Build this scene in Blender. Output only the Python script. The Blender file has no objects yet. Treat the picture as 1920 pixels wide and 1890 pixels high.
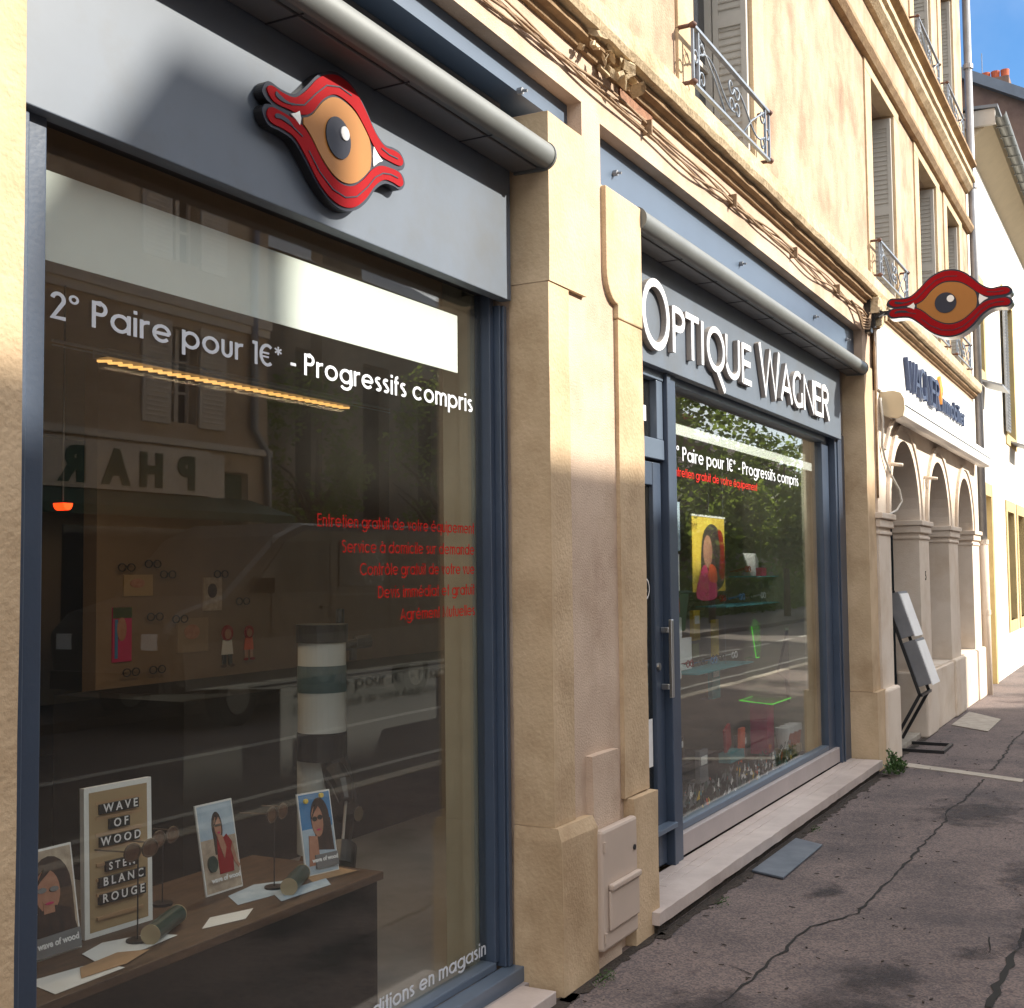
import bpy, bmesh, math, random
from mathutils import Vector, Matrix, noise
random.seed(7)
S = bpy.context.scene
COL = S.collection
PI = math.pi
# ------------------------------------------------------------------ camera
cam = bpy.data.cameras.new('camera'); co = bpy.data.objects.new('camera', cam); COL.objects.link(co)
yaw, pitch, roll = map(math.radians, (28.001, 3.2935, -0.6))
fw0 = Vector((math.cos(yaw), math.sin(yaw), 0)); r0 = Vector((math.sin(yaw), -math.cos(yaw), 0)); up0 = Vector((0, 0, 1))
fw = math.cos(pitch)*fw0 + math.sin(pitch)*up0; u2 = -math.sin(pitch)*fw0 + math.cos(pitch)*up0
rt = math.cos(roll)*r0 + math.sin(roll)*u2; up = -math.sin(roll)*r0 + math.cos(roll)*u2
M = Matrix(((rt.x, up.x, -fw.x, 0), (rt.y, up.y, -fw.y, -2.1), (rt.z, up.z, -fw.z, 1.6), (0, 0, 0, 1)))
co.matrix_world = M
cam.sensor_fit = 'HORIZONTAL'; cam.sensor_width = 36; cam.lens = 2290*36/1920
cam.clip_start = 0.05; cam.clip_end = 2000
S.camera = co
# ------------------------------------------------------------------ world, sun, exposure
w = bpy.data.worlds.new('World'); S.world = w; w.use_nodes = True
nt = w.node_tree; bg = nt.nodes['Background']
sky = nt.nodes.new('ShaderNodeTexSky'); sky.sky_type = 'NISHITA'; sky.sun_disc = False
SUN = Vector((0.5, -1.0, 0.69)).normalized()
sky.sun_elevation = math.asin(SUN.z); sky.sun_rotation = math.atan2(SUN.x, SUN.y)
sky.air_density = 1.0; sky.dust_density = 0.6; sky.ozone_density = 3.0
hs_ = nt.nodes.new('ShaderNodeHueSaturation'); hs_.inputs['Saturation'].default_value = 1.25; hs_.inputs['Value'].default_value = 0.34; nt.links.new(sky.outputs[0], hs_.inputs['Color'])
# deep blue sky overhead and to the north east, unseen bright cloud added behind the camera to lift the shaded street
wt = nt.nodes.new('ShaderNodeTexCoord'); dt = nt.nodes.new('ShaderNodeVectorMath'); dt.operation = 'DOT_PRODUCT'; dt.inputs[1].default_value = Vector((-0.15, -0.92, 0.36)).normalized()
nt.links.new(wt.outputs['Generated'], dt.inputs[0])
cn = nt.nodes.new('ShaderNodeTexNoise'); cn.inputs['Scale'].default_value = 2.6; cn.inputs['Detail'].default_value = 7; nt.links.new(wt.outputs['Generated'], cn.inputs['Vector'])
ad = nt.nodes.new('ShaderNodeMath'); ad.operation = 'MULTIPLY_ADD'; ad.inputs[1].default_value = 0.9; nt.links.new(cn.outputs['Fac'], ad.inputs[0]); nt.links.new(dt.outputs['Value'], ad.inputs[2])
mr = nt.nodes.new('ShaderNodeMapRange'); mr.interpolation_type = 'SMOOTHSTEP'; mr.inputs['From Min'].default_value = 0.42; mr.inputs['From Max'].default_value = 1.0; nt.links.new(ad.outputs[0], mr.inputs['Value'])
wm = nt.nodes.new('ShaderNodeMix'); wm.data_type = 'RGBA'; nt.links.new(mr.outputs[0], wm.inputs[0]); nt.links.new(hs_.outputs[0], wm.inputs[6]); wm.inputs[7].default_value = (3.75, 3.75, 3.8, 1)
nt.links.new(wm.outputs[2], bg.inputs[0]); bg.inputs[1].default_value = 0.15
sl = bpy.data.lights.new('sun', 'SUN'); sl.energy = 2.35; sl.angle = math.radians(0.55); sl.color = (1.0, 0.93, 0.81)
so = bpy.data.objects.new('sun', sl); COL.objects.link(so); so.rotation_euler = SUN.to_track_quat('Z', 'Y').to_euler(); so.location = (5, -20, 20)
S.view_settings.view_transform = 'Standard'; S.view_settings.look = 'None'
S.view_settings.exposure = 2.0; S.view_settings.gamma = 1.0
S.cycles.max_bounces = 10; S.cycles.transparent_max_bounces = 16
S.cycles.sample_clamp_indirect = 6

# ------------------------------------------------------------------ materials
def nodes(name):
    m = bpy.data.materials.new(name); m.use_nodes = True
    n = m.node_tree.nodes; return m, n, m.node_tree.links, n['Principled BSDF']
def mat(name, c, rough=0.6, metal=0.0, var=0.12, scale=6.0, bump=0.0, bscale=80.0, streak=0.0, emit=None, spec=None, coat=0.0, c2=None, stretch=(1, 1, 1)):
    m, n, L, b = nodes(name)
    b.inputs['Roughness'].default_value = rough; b.inputs['Metallic'].default_value = metal
    if spec is not None: b.inputs['Specular IOR Level'].default_value = spec
    if coat: b.inputs['Coat Weight'].default_value = coat
    tc = n.new('ShaderNodeTexCoord'); mp = n.new('ShaderNodeMapping'); L.new(tc.outputs['Object'], mp.inputs[0]); mp.inputs['Scale'].default_value = stretch
    no = n.new('ShaderNodeTexNoise'); no.inputs['Scale'].default_value = scale; no.inputs['Detail'].default_value = 6; no.inputs['Roughness'].default_value = 0.62
    L.new(mp.outputs[0], no.inputs['Vector'])
    rp = n.new('ShaderNodeValToRGB'); L.new(no.outputs['Fac'], rp.inputs[0])
    lo = tuple(x*(1-var) for x in c) if c2 is None else c2; hi = tuple(min(1, x*(1+var)) for x in c) if c2 is None else c
    rp.color_ramp.elements[0].position = 0.32; rp.color_ramp.elements[1].position = 0.68
    rp.color_ramp.elements[0].color = (*lo, 1); rp.color_ramp.elements[1].color = (*hi, 1)
    out = rp.outputs[0]
    if streak:
        m2 = n.new('ShaderNodeMapping'); L.new(tc.outputs['Object'], m2.inputs[0]); (1.9, 1.9, 0.75)
        n2 = n.new('ShaderNodeTexNoise'); n2.inputs['Scale'].default_value = 1.6; n2.inputs['Detail'].default_value = 8; n2.inputs['Roughness'].default_value = 0.7; L.new(m2.outputs[0], n2.inputs['Vector'])
        r2 = n.new('ShaderNodeValToRGB'); r2.color_ramp.elements[0].position = 0.48; r2.color_ramp.elements[1].position = 0.75
        r2.color_ramp.elements[0].color = (1, 1, 1, 1); k = 1-streak; r2.color_ramp.elements[1].color = (k, k*0.9, k*0.78, 1)
        L.new(n2.outputs['Fac'], r2.inputs[0])
        mx = n.new('ShaderNodeMix'); mx.data_type = 'RGBA'; mx.blend_type = 'MULTIPLY'; mx.inputs[0].default_value = 1
        L.new(out, mx.inputs[6]); L.new(r2.outputs[0], mx.inputs[7]); out = mx.outputs[2]
    L.new(out, b.inputs['Base Color'])
    if bump:
        nb = n.new('ShaderNodeTexNoise'); nb.inputs['Scale'].default_value = bscale; nb.inputs['Detail'].default_value = 5; L.new(tc.outputs['Object'], nb.inputs['Vector'])
        bp = n.new('ShaderNodeBump'); bp.inputs['Strength'].default_value = bump; bp.inputs['Distance'].default_value = 0.01
        L.new(nb.outputs['Fac'], bp.inputs['Height']); L.new(bp.outputs[0], b.inputs['Normal'])
    if emit:
        b.inputs['Emission Color'].default_value = (*emit[:3], 1); b.inputs['Emission Strength'].default_value = emit[3]
    return m
def glassmat(name, tint=(0.94, 0.96, 0.95), ior=1.5, boost=1.35):
    m, n, L, b = nodes(name); n.remove(b)
    out = n['Material Output']
    t = n.new('ShaderNodeBsdfTransparent'); t.inputs[0].default_value = (*tint, 1)
    g = n.new('ShaderNodeBsdfGlossy'); g.inputs['Roughness'].default_value = 0.0; g.inputs['Color'].default_value = (0.97, 0.95, 0.9, 1)
    f = n.new('ShaderNodeFresnel'); f.inputs['IOR'].default_value = ior
    ge = n.new('ShaderNodeNewGeometry'); ma = n.new('ShaderNodeMath'); ma.operation = 'MULTIPLY_ADD'; ma.inputs[1].default_value = 1/ior-ior; ma.inputs[2].default_value = ior
    L.new(ge.outputs['Backfacing'], ma.inputs[0]); L.new(ma.outputs[0], f.inputs['IOR'])
    mu = n.new('ShaderNodeMath'); mu.operation = 'MULTIPLY'; mu.inputs[1].default_value = boost; mu.use_clamp = True
    tc = n.new('ShaderNodeTexCoord'); nb = n.new('ShaderNodeTexNoise'); nb.inputs['Scale'].default_value = 1.1; nb.inputs['Detail'].default_value = 1
    bp = n.new('ShaderNodeBump'); bp.inputs['Strength'].default_value = 0.02; bp.inputs['Distance'].default_value = 0.05
    L.new(tc.outputs['Object'], nb.inputs['Vector']); L.new(nb.outputs['Fac'], bp.inputs['Height']); L.new(bp.outputs[0], g.inputs['Normal'])
    mx = n.new('ShaderNodeMixShader'); L.new(f.outputs[0], mu.inputs[0]); L.new(mu.outputs[0], mx.inputs[0])
    L.new(t.outputs[0], mx.inputs[1]); L.new(g.outputs[0], mx.inputs[2])
    df = n.new('ShaderNodeBsdfDiffuse'); df.inputs[0].default_value = (0.6, 0.56, 0.5, 1); m2 = n.new('ShaderNodeMixShader')
    dn = n.new('ShaderNodeTexNoise'); dn.inputs['Scale'].default_value = 3.0; dn.inputs['Detail'].default_value = 5; L.new(tc.outputs['Object'], dn.inputs['Vector'])
    dm = n.new('ShaderNodeMath'); dm.operation = 'MULTIPLY'; dm.inputs[1].default_value = 0.018; L.new(dn.outputs['Fac'], dm.inputs[0]); L.new(dm.outputs[0], m2.inputs[0])
    L.new(mx.outputs[0], m2.inputs[1]); L.new(df.outputs[0], m2.inputs[2]); L.new(m2.outputs[0], out.inputs[0])
    return m
def groundmat(name, c, c2, fleck, bump=0.35):
    m, n, L, b = nodes(name)
    b.inputs['Roughness'].default_value = 0.88
    tc = n.new('ShaderNodeTexCoord')
    big = n.new('ShaderNodeTexNoise'); big.inputs['Scale'].default_value = 1.3; big.inputs['Detail'].default_value = 5; big.inputs['Roughness'].default_value = 0.65
    L.new(tc.outputs['Object'], big.inputs['Vector'])
    r = n.new('ShaderNodeValToRGB'); e = r.color_ramp.elements; e[0].position = 0.30; e[1].position = 0.56; e[0].color = (*c2, 1); e[1].color = (*c, 1)
    L.new(big.outputs['Fac'], r.inputs[0])
    fine = n.new('ShaderNodeTexVoronoi'); fine.inputs['Scale'].default_value = 120; L.new(tc.outputs['Object'], fine.inputs['Vector'])
    rf = n.new('ShaderNodeValToRGB'); e = rf.color_ramp.elements; e[0].position = 0.15; e[1].position = 0.85; e[0].color = (0.62, 0.62, 0.66, 1); e[1].color = (1.45, 1.35, 1.25, 1)
    sp = n.new('ShaderNodeSeparateColor'); L.new(fine.outputs['Color'], sp.inputs[0]); L.new(sp.outputs[0], rf.inputs[0])
    mx = n.new('ShaderNodeMix'); mx.data_type = 'RGBA'; mx.blend_type = 'MULTIPLY'; mx.inputs[0].default_value = fleck; mx.clamp_result = False
    L.new(r.outputs[0], mx.inputs[6]); L.new(rf.outputs[0], mx.inputs[7])
    mid = n.new('ShaderNodeTexNoise'); mid.inputs['Scale'].default_value = 14; mid.inputs['Detail'].default_value = 4; L.new(tc.outputs['Object'], mid.inputs['Vector'])
    rm = n.new('ShaderNodeValToRGB'); e = rm.color_ramp.elements; e[0].position = 0.27; e[1].position = 0.42; e[0].color = (0.55, 0.52, 0.55, 1); e[1].color = (1, 1, 1, 1)
    L.new(mid.outputs['Fac'], rm.inputs[0])
    m3 = n.new('ShaderNodeMix'); m3.data_type = 'RGBA'; m3.blend_type = 'MULTIPLY'; m3.inputs[0].default_value = 0.8
    L.new(mx.outputs[2], m3.inputs[6]); L.new(rm.outputs[0], m3.inputs[7]); L.new(m3.outputs[2], b.inputs['Base Color'])
    bp = n.new('ShaderNodeBump'); bp.inputs['Strength'].default_value = bump; bp.inputs['Distance'].default_value = 0.004
    L.new(fine.outputs['Distance'], bp.inputs['Height']); L.new(bp.outputs[0], b.inputs['Normal'])
    return m

def acrylic():
    m = mat('acid_green', (0.12, 0.62, 0.05), 0.15, var=0.05); m.node_tree.nodes['Principled BSDF'].inputs['Alpha'].default_value = 0.55; return m
def leafmat():
    m = mat('tree_leaf', (0.15, 0.19, 0.05), 0.6, c2=(0.05, 0.08, 0.02), scale=4); n = m.node_tree.nodes; L = m.node_tree.links
    t = n.new('ShaderNodeBsdfTranslucent'); t.inputs[0].default_value = (0.22, 0.30, 0.05, 1); mx = n.new('ShaderNodeMixShader'); mx.inputs[0].default_value = 0.5
    L.new(n['Principled BSDF'].outputs[0], mx.inputs[1]); L.new(t.outputs[0], mx.inputs[2]); L.new(mx.outputs[0], n['Material Output'].inputs[0]); return m
M_ = dict(
 sun_patch_absorber=mat('absorber_dark_brown', (0.008, 0.006, 0.005), 0.8, var=0.15),  # near black, so sunlight falling on the added box stays invisible
 plaster=mat('cream_render', (0.63, 0.49, 0.375), 0.92, c2=(0.46, 0.335, 0.25), scale=2.0, bump=0.4, bscale=120, streak=0.32),
 upper=mat('weathered_render', (0.60, 0.455, 0.32), 0.92, c2=(0.34, 0.225, 0.155), scale=2.8, bump=0.6, bscale=70, streak=0.5, stretch=(1, 1, 0.7)),
 stone=mat('yellow_limestone', (0.60, 0.445, 0.285), 0.85, c2=(0.46, 0.33, 0.20), scale=2.8, bump=0.4, bscale=60, streak=0.34),
 stone2=mat('pale_limestone', (0.62, 0.47, 0.31), 0.85, c2=(0.50, 0.37, 0.225), scale=2.8, bump=0.4, bscale=60, streak=0.32),
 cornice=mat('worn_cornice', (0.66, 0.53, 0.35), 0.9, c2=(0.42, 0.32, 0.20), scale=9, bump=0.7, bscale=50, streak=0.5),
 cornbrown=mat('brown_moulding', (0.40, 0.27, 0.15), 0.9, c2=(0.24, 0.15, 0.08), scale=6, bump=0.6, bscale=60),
 brick=mat('exposed_brick', (0.30, 0.15, 0.09), 0.9, var=0.3, scale=20, bump=0.8),
 white=mat('white_render', (0.73, 0.63, 0.53), 0.88, c2=(0.62, 0.52, 0.42), scale=1.8, bump=0.3, bscale=90, streak=0.18),
 housewhite=mat('house_white', (0.80, 0.76, 0.68), 0.9, var=0.05, scale=1.5, bump=0.2),
 ochre=mat('ochre_surround', (0.55, 0.42, 0.20), 0.88, var=0.12, scale=3, bump=0.3),
 panel=mat('blue_grey_panel', (0.112, 0.138, 0.178), 0.5, c2=(0.096, 0.120, 0.155), scale=2.0, spec=0.5, streak=0.10),
 panel2=mat('slate_blue_panel', (0.080, 0.118, 0.178), 0.42, var=0.08, scale=1.5),
 frame=mat('blue_grey_aluminium', (0.052, 0.074, 0.115), 0.36, c2=(0.042, 0.058, 0.090), scale=3, bump=0.05),
 frame2=mat('pale_blue_aluminium', (0.115, 0.150, 0.205), 0.34, metal=0.15, var=0.06),
 dark=mat('dark_gap', (0.02, 0.022, 0.03), 0.7),
 alu=mat('awning_aluminium', (0.165, 0.175, 0.172), 0.48, metal=0.15, var=0.08, scale=4),
 aludk=mat('awning_underside', (0.13, 0.13, 0.135), 0.5, metal=0.1, var=0.12, scale=5),
 red=mat('sign_red', (0.30, 0.006, 0.010), 0.7, var=0.05, spec=0.1),
 redw=mat('window_red_film', (0.50, 0.018, 0.012), 0.7, var=0.02, spec=0.1),
 slate=mat('sign_slate', (0.022, 0.026, 0.045), 0.5, var=0.06, spec=0.3),
 black=mat('satin_black', (0.012, 0.012, 0.014), 0.35, var=0.1),
 iris=mat('sign_ochre', (0.36, 0.15, 0.032), 0.5, var=0.05, spec=0.3),
 signwhite=mat('sign_white', (0.85, 0.85, 0.84), 0.4, var=0.02),
 lettering=mat('letter_white', (0.86, 0.86, 0.88), 0.35, var=0.02),
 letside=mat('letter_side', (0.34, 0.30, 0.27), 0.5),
 film=mat('white_film', (0.72, 0.74, 0.72), 0.7, var=0.02),
 wtext=mat('white_film_text', (0.60, 0.63, 0.68), 0.6, var=0.02),
 chrome=mat('brushed_steel', (0.55, 0.55, 0.55), 0.28, metal=1.0, var=0.05),
 zincgrey=mat('zinc_grey', (0.30, 0.31, 0.33), 0.45, metal=0.4, var=0.12, scale=8),
 railing=mat('grey_blue_iron', (0.20, 0.24, 0.30), 0.5, var=0.15, scale=20),
 rust=mat('rusty_iron', (0.12, 0.06, 0.045), 0.7, var=0.3, scale=30),
 shutter=mat('shutter_paint', (0.48, 0.46, 0.42), 0.65, var=0.07, scale=5),
 winDark=mat('window_dark', (0.03, 0.035, 0.045), 0.15, var=0.1),
 cable=mat('dusty_cable', (0.30, 0.20, 0.12), 0.8, var=0.3, scale=30),
 pave=groundmat('asphalt_pavement', (0.138, 0.110, 0.104), (0.062, 0.052, 0.054), 0.9),
 road=groundmat('asphalt_road', (0.13, 0.11, 0.10), (0.095, 0.085, 0.08), 0.6),
 crack=mat('dark_crack', (0.015, 0.014, 0.012), 0.95),
 kerb=mat('kerb_stone', (0.36, 0.32, 0.27), 0.85, var=0.2, scale=9, bump=0.4),
 marble=mat('pale_marble', (0.54, 0.46, 0.42), 0.42, c2=(0.42, 0.35, 0.32), scale=5, bump=0.15),
 sillrail=mat('beige_grey_sill', (0.38, 0.33, 0.32), 0.5, var=0.08, scale=4),
 soil=mat('damp_soil', (0.035, 0.025, 0.018), 0.95, var=0.4, scale=30, bump=0.8),
 leaf=mat('weed_leaf', (0.05, 0.10, 0.025), 0.6, var=0.35, scale=30),
 tree1=leafmat(),
 bark=mat('tree_bark', (0.09, 0.065, 0.045), 0.9, var=0.3, scale=12, bump=0.7),
 plate=mat('steel_plate', (0.16, 0.18, 0.21), 0.55, metal=0.35, c2=(0.10, 0.12, 0.15), scale=7),
 meter=mat('meter_box_plastic', (0.50, 0.40, 0.33), 0.55, var=0.05, scale=4),
 iwall=mat('interior_wall', (0.24, 0.165, 0.105), 0.9, var=0.06),
 ifloor=mat('interior_floor', (0.26, 0.25, 0.25), 0.5, var=0.1),
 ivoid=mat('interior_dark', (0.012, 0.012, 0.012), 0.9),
 ibeige=mat('interior_reveal', (0.30, 0.29, 0.22), 0.8, var=0.08),
 wood=mat('brown_wood', (0.10, 0.052, 0.026), 0.5, c2=(0.045, 0.022, 0.012), scale=9, stretch=(1, 4, 4)),
 lwood=mat('light_wood', (0.34, 0.17, 0.06), 0.5, var=0.25, scale=6, stretch=(6, 6, 1)),
 counter=mat('dark_counter', (0.007, 0.006, 0.006), 0.5, var=0.2, spec=0.2),
 kraft=mat('kraft_paper', (0.42, 0.26, 0.14), 0.85, var=0.08),
 felt=mat('beige_felt', (0.40, 0.28, 0.15), 0.9, var=0.05),
 paper=mat('white_paper', (0.80, 0.79, 0.78), 0.7, var=0.04),
 cork=mat('cream_end', (0.45, 0.36, 0.22), 0.8, var=0.1),
 green=mat('dark_green_tube', (0.02, 0.05, 0.04), 0.35, var=0.15),
 brownglass=mat('tortoise_lens', (0.10, 0.05, 0.03), 0.12, var=0.3, scale=40),
 telew=mat('telescope_white', (0.62, 0.64, 0.62), 0.35, var=0.02),
 telegrey=mat('telescope_grey', (0.10, 0.15, 0.16), 0.4),
 acid=acrylic(),
 acidrim=mat('acid_green_rim', (0.10, 0.80, 0.03), 0.3, emit=(0.10, 0.9, 0.03, 0.18)),  # emission imitates the light gathered at the acrylic edges
 yellow=mat('poster_yellow', (0.78, 0.58, 0.06), 0.55, c2=(0.62, 0.40, 0.03), scale=8),
 pink=mat('magenta', (0.55, 0.02, 0.12), 0.5),
 orange=mat('orange', (0.75, 0.10, 0.02), 0.5),
 skin=mat('printed_skin', (0.50, 0.25, 0.16), 0.6, c2=(0.36, 0.15, 0.09), scale=28),
 hair=mat('printed_hair', (0.05, 0.022, 0.015), 0.6, c2=(0.012, 0.006, 0.005), scale=55, stretch=(1, 1, .2)),
 skyprint=mat('printed_sky', (0.50, 0.60, 0.70), 0.6, c2=(0.34, 0.44, 0.56), scale=14),
 blueprint=mat('printed_blue', (0.05, 0.22, 0.48), 0.6),
 sand=mat('printed_sand', (0.58, 0.47, 0.36), 0.6, c2=(0.34, 0.26, 0.20), scale=30),
 teal=mat('printed_teal', (0.05, 0.28, 0.32), 0.6),
 greyprint=mat('printed_grey', (0.18, 0.18, 0.19), 0.6),
 pharm=mat('pharmacy_green', (0.02, 0.075, 0.04), 0.6),
 opp=mat('opposite_render', (0.62, 0.49, 0.35), 0.92, c2=(0.50, 0.38, 0.26), scale=2.5, bump=0.3, streak=0.3),
 oppb=mat('opposite_stone', (0.40, 0.29, 0.19), 0.92, c2=(0.28, 0.20, 0.13), scale=1.5, streak=0.3),
 oppshut=mat('opposite_shutter', (0.74, 0.66, 0.56), 0.7),
 rooft=mat('brown_tiles', (0.16, 0.10, 0.07), 0.85, c2=(0.11, 0.07, 0.05), scale=3),
 roofslate=mat('slate_roof', (0.16, 0.18, 0.21), 0.6, var=0.12, scale=3),
 gable=mat('rough_mauve_gable', (0.24, 0.15, 0.11), 0.95, c2=(0.16, 0.10, 0.08), scale=1.2, bump=0.5, streak=0.3),
 terracotta=mat('terracotta', (0.45, 0.10, 0.04), 0.8, var=0.15),
 soffit=mat('cream_soffit', (0.62, 0.52, 0.36), 0.8, var=0.04),
 silver=mat('van_paint', (0.075, 0.070, 0.062), 0.42, metal=0.1),
 silver2=mat('van_lower', (0.17, 0.165, 0.155), 0.5),
 tyre=mat('tyre', (0.02, 0.02, 0.02), 0.9),
 binGreen=mat('bin_green', (0.02, 0.09, 0.03), 0.5),
 glow=mat('led_strip', (1, 0.7, 0.3), 0.5, emit=(1.0, 0.50, 0.14, 0.36)),
 redglow=mat('red_lamp', (1, 0.1, 0.02), 0.5, emit=(1.0, 0.035, 0.003, 1.0)),
 glass=glassmat('shop_glass'), dglass=glassmat('door_glass', (0.6, 0.62, 0.6)),
 roadpaint=mat('road_paint', (0.36, 0.34, 0.31), 0.8, var=0.25, scale=14),
 navy=mat('navy_letters', (0.03, 0.045, 0.10), 0.45), flame=mat('orange_flame', (0.75, 0.28, 0.03), 0.5),
)

# ------------------------------------------------------------------ mesh helpers
ORG = {}
class MB:
    def __init__(s): s.v = []; s.f = []
    def add(s, vs, fs):
        o = len(s.v); s.v += [tuple(v) for v in vs]; s.f += [tuple(i+o for i in f) for f in fs]; return s
    def box(s, x0, x1, y0, y1, z0, z1):
        return s.add([(x0,y0,z0),(x1,y0,z0),(x1,y1,z0),(x0,y1,z0),(x0,y0,z1),(x1,y0,z1),(x1,y1,z1),(x0,y1,z1)],
                     [(0,3,2,1),(4,5,6,7),(0,1,5,4),(1,2,6,5),(2,3,7,6),(3,0,4,7)])
    def obox(s, c, ax, ay, az):   # oriented box: centre, three half-axis vectors
        c, ax, ay, az = map(Vector, (c, ax, ay, az)); vs = []
        for k in (-1, 1):
            for (i, j) in ((-1,-1),(1,-1),(1,1),(-1,1)): vs.append(c+ax*i+ay*j+az*k)
        return s.add(vs, [(0,3,2,1),(4,5,6,7),(0,1,5,4),(1,2,6,5),(2,3,7,6),(3,0,4,7)])
    def quad(s, a, b, c, d): return s.add([a,b,c,d], [(0,1,2,3)])
    def prism(s, poly, f0, f1):   # poly 2D, f0/f1 map (u,v)->xyz for front and back
        n = len(poly); vs = [f0(*p) for p in poly]+[f1(*p) for p in poly]
        fs = [tuple(range(n)), tuple(range(2*n-1, n-1, -1))]+[(i, i+n, (i+1) % n+n, (i+1) % n) for i in range(n)]
        return s.add(vs, fs)
    def xz(s, poly, y0, y1): return s.prism(poly, lambda u, v: (u, y0, v), lambda u, v: (u, y1, v))
    def yz(s, poly, x0, x1): return s.prism(poly, lambda u, v: (x0, u, v), lambda u, v: (x1, u, v))
    def xy(s, poly, z0, z1): return s.prism(poly, lambda u, v: (u, v, z1), lambda u, v: (u, v, z0))
    def tube(s, pts, r, n=8, closed=False):
        pts = [Vector(p) for p in pts]; m = len(pts); rr = r if isinstance(r, (list, tuple)) else [r]*m; o = len(s.v); prev = None
        for i, p in enumerate(pts):
            if closed: t = (pts[(i+1) % m]-pts[i-1])
            else: t = pts[min(i+1, m-1)]-pts[max(i-1, 0)]
            t.normalize()
            if prev is None:
                a = Vector((0,0,1)) if abs(t.z) < 0.9 else Vector((1,0,0)); u = t.cross(a).normalized()
            else: u = (prev-t*prev.dot(t)).normalized()
            prev = u; v = t.cross(u)
            for k in range(n):
                a = 2*PI*k/n; s.v.append(tuple(p+(u*math.cos(a)+v*math.sin(a))*rr[i]))
        R = m if closed else m-1
        for i in range(R):
            for k in range(n):
                a = o+i*n+k; b = o+i*n+(k+1) % n; c = o+((i+1) % m)*n+(k+1) % n; d = o+((i+1) % m)*n+k; s.f.append((a,b,c,d))
        if not closed: s.f.append(tuple(o+k for k in range(n-1,-1,-1))); s.f.append(tuple(o+(m-1)*n+k for k in range(n)))
        return s
    def build(s, name, material, parent=None, bevel=0, smooth=False, root=None, **tags):
        me = bpy.data.meshes.new(name); me.from_pydata(s.v, [], s.f); me.update()
        bm = bmesh.new(); bm.from_mesh(me); bmesh.ops.recalc_face_normals(bm, faces=bm.faces); bm.to_mesh(me); bm.free()
        me.materials.append(material if not isinstance(material, str) else M_[material])
        o = bpy.data.objects.new(name, me); COL.objects.link(o)
        if parent is not None:
            org = ORG[parent.name]; o.parent = parent; ORG[o.name] = org
            me.transform(Matrix.Translation(-org))
        else:
            xs, ys, zs = zip(*s.v); org = Vector(((min(xs)+max(xs))/2, (min(ys)+max(ys))/2, min(zs)))
            me.transform(Matrix.Translation(-org)); o.location = org; ORG[o.name] = org
        if smooth:
            for p in me.polygons: p.use_smooth = True
        if bevel:
            b = o.modifiers.new('bevel', 'BEVEL'); b.width = bevel; b.segments = 2; b.limit_method = 'ANGLE'; b.angle_limit = math.radians(40)
        for k, v in tags.items(): o[{'cat': 'category'}.get(k, k)] = v
        return o
def thing(name, label, cat, loc=(0,0,0), group=None):
    o = bpy.data.objects.new(name, None); COL.objects.link(o); o.location = loc; ORG[o.name] = Vector(loc)
    o.empty_display_size = 0.1; o['label'] = label; o['category'] = cat
    if group: o['group'] = group
    return o
def copy_tree(o, parent=None, off=None):
    c = o.copy(); COL.objects.link(c); c.parent = parent
    ORG[c.name] = ORG[o.name]+(off or Vector())
    if off is not None and parent is None: c.location = o.location+off
    for ch in list(o.children): copy_tree(ch, c, off)
    return c
def B(*a): return MB().box(*a)
def arc(cx, cz, r, a0, a1, n=16, rz=None):
    rz = r if rz is None else rz
    return [(cx+r*math.cos(math.radians(a0+(a1-a0)*i/n)), cz+rz*math.sin(math.radians(a0+(a1-a0)*i/n))) for i in range(n+1)]
def wallgrid(mb, x0, x1, z0, z1, holes, yf, yb):
    xs = sorted({x0, x1, *[min(max(h[i], x0), x1) for h in holes for i in (0, 1)]}); zs = sorted({z0, z1, *[min(max(h[i], z0), z1) for h in holes for i in (2, 3)]})
    # subdivide long cells for nothing: keep plain
    inh = lambda x, z: any(h[0] < x < h[1] and h[2] < z < h[3] for h in holes)
    solid = {}
    for i in range(len(xs)-1):
        for j in range(len(zs)-1): solid[i, j] = not inh((xs[i]+xs[i+1])/2, (zs[j]+zs[j+1])/2)
    for (i, j), sd in solid.items():
        if not sd: continue
        a, b, c, d = xs[i], xs[i+1], zs[j], zs[j+1]
        mb.quad((a,yf,c),(b,yf,c),(b,yf,d),(a,yf,d)); mb.quad((a,yb,c),(a,yb,d),(b,yb,d),(b,yb,c))
        if not solid.get((i-1, j), False): mb.quad((a,yf,c),(a,yf,d),(a,yb,d),(a,yb,c))
        if not solid.get((i+1, j), False): mb.quad((b,yf,c),(b,yb,c),(b,yb,d),(b,yf,d))
        if not solid.get((i, j-1), False): mb.quad((a,yf,c),(a,yb,c),(b,yb,c),(b,yf,c))
        if not solid.get((i, j+1), False): mb.quad((a,yf,d),(b,yf,d),(b,yb,d),(a,yb,d))
    return mb

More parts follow.
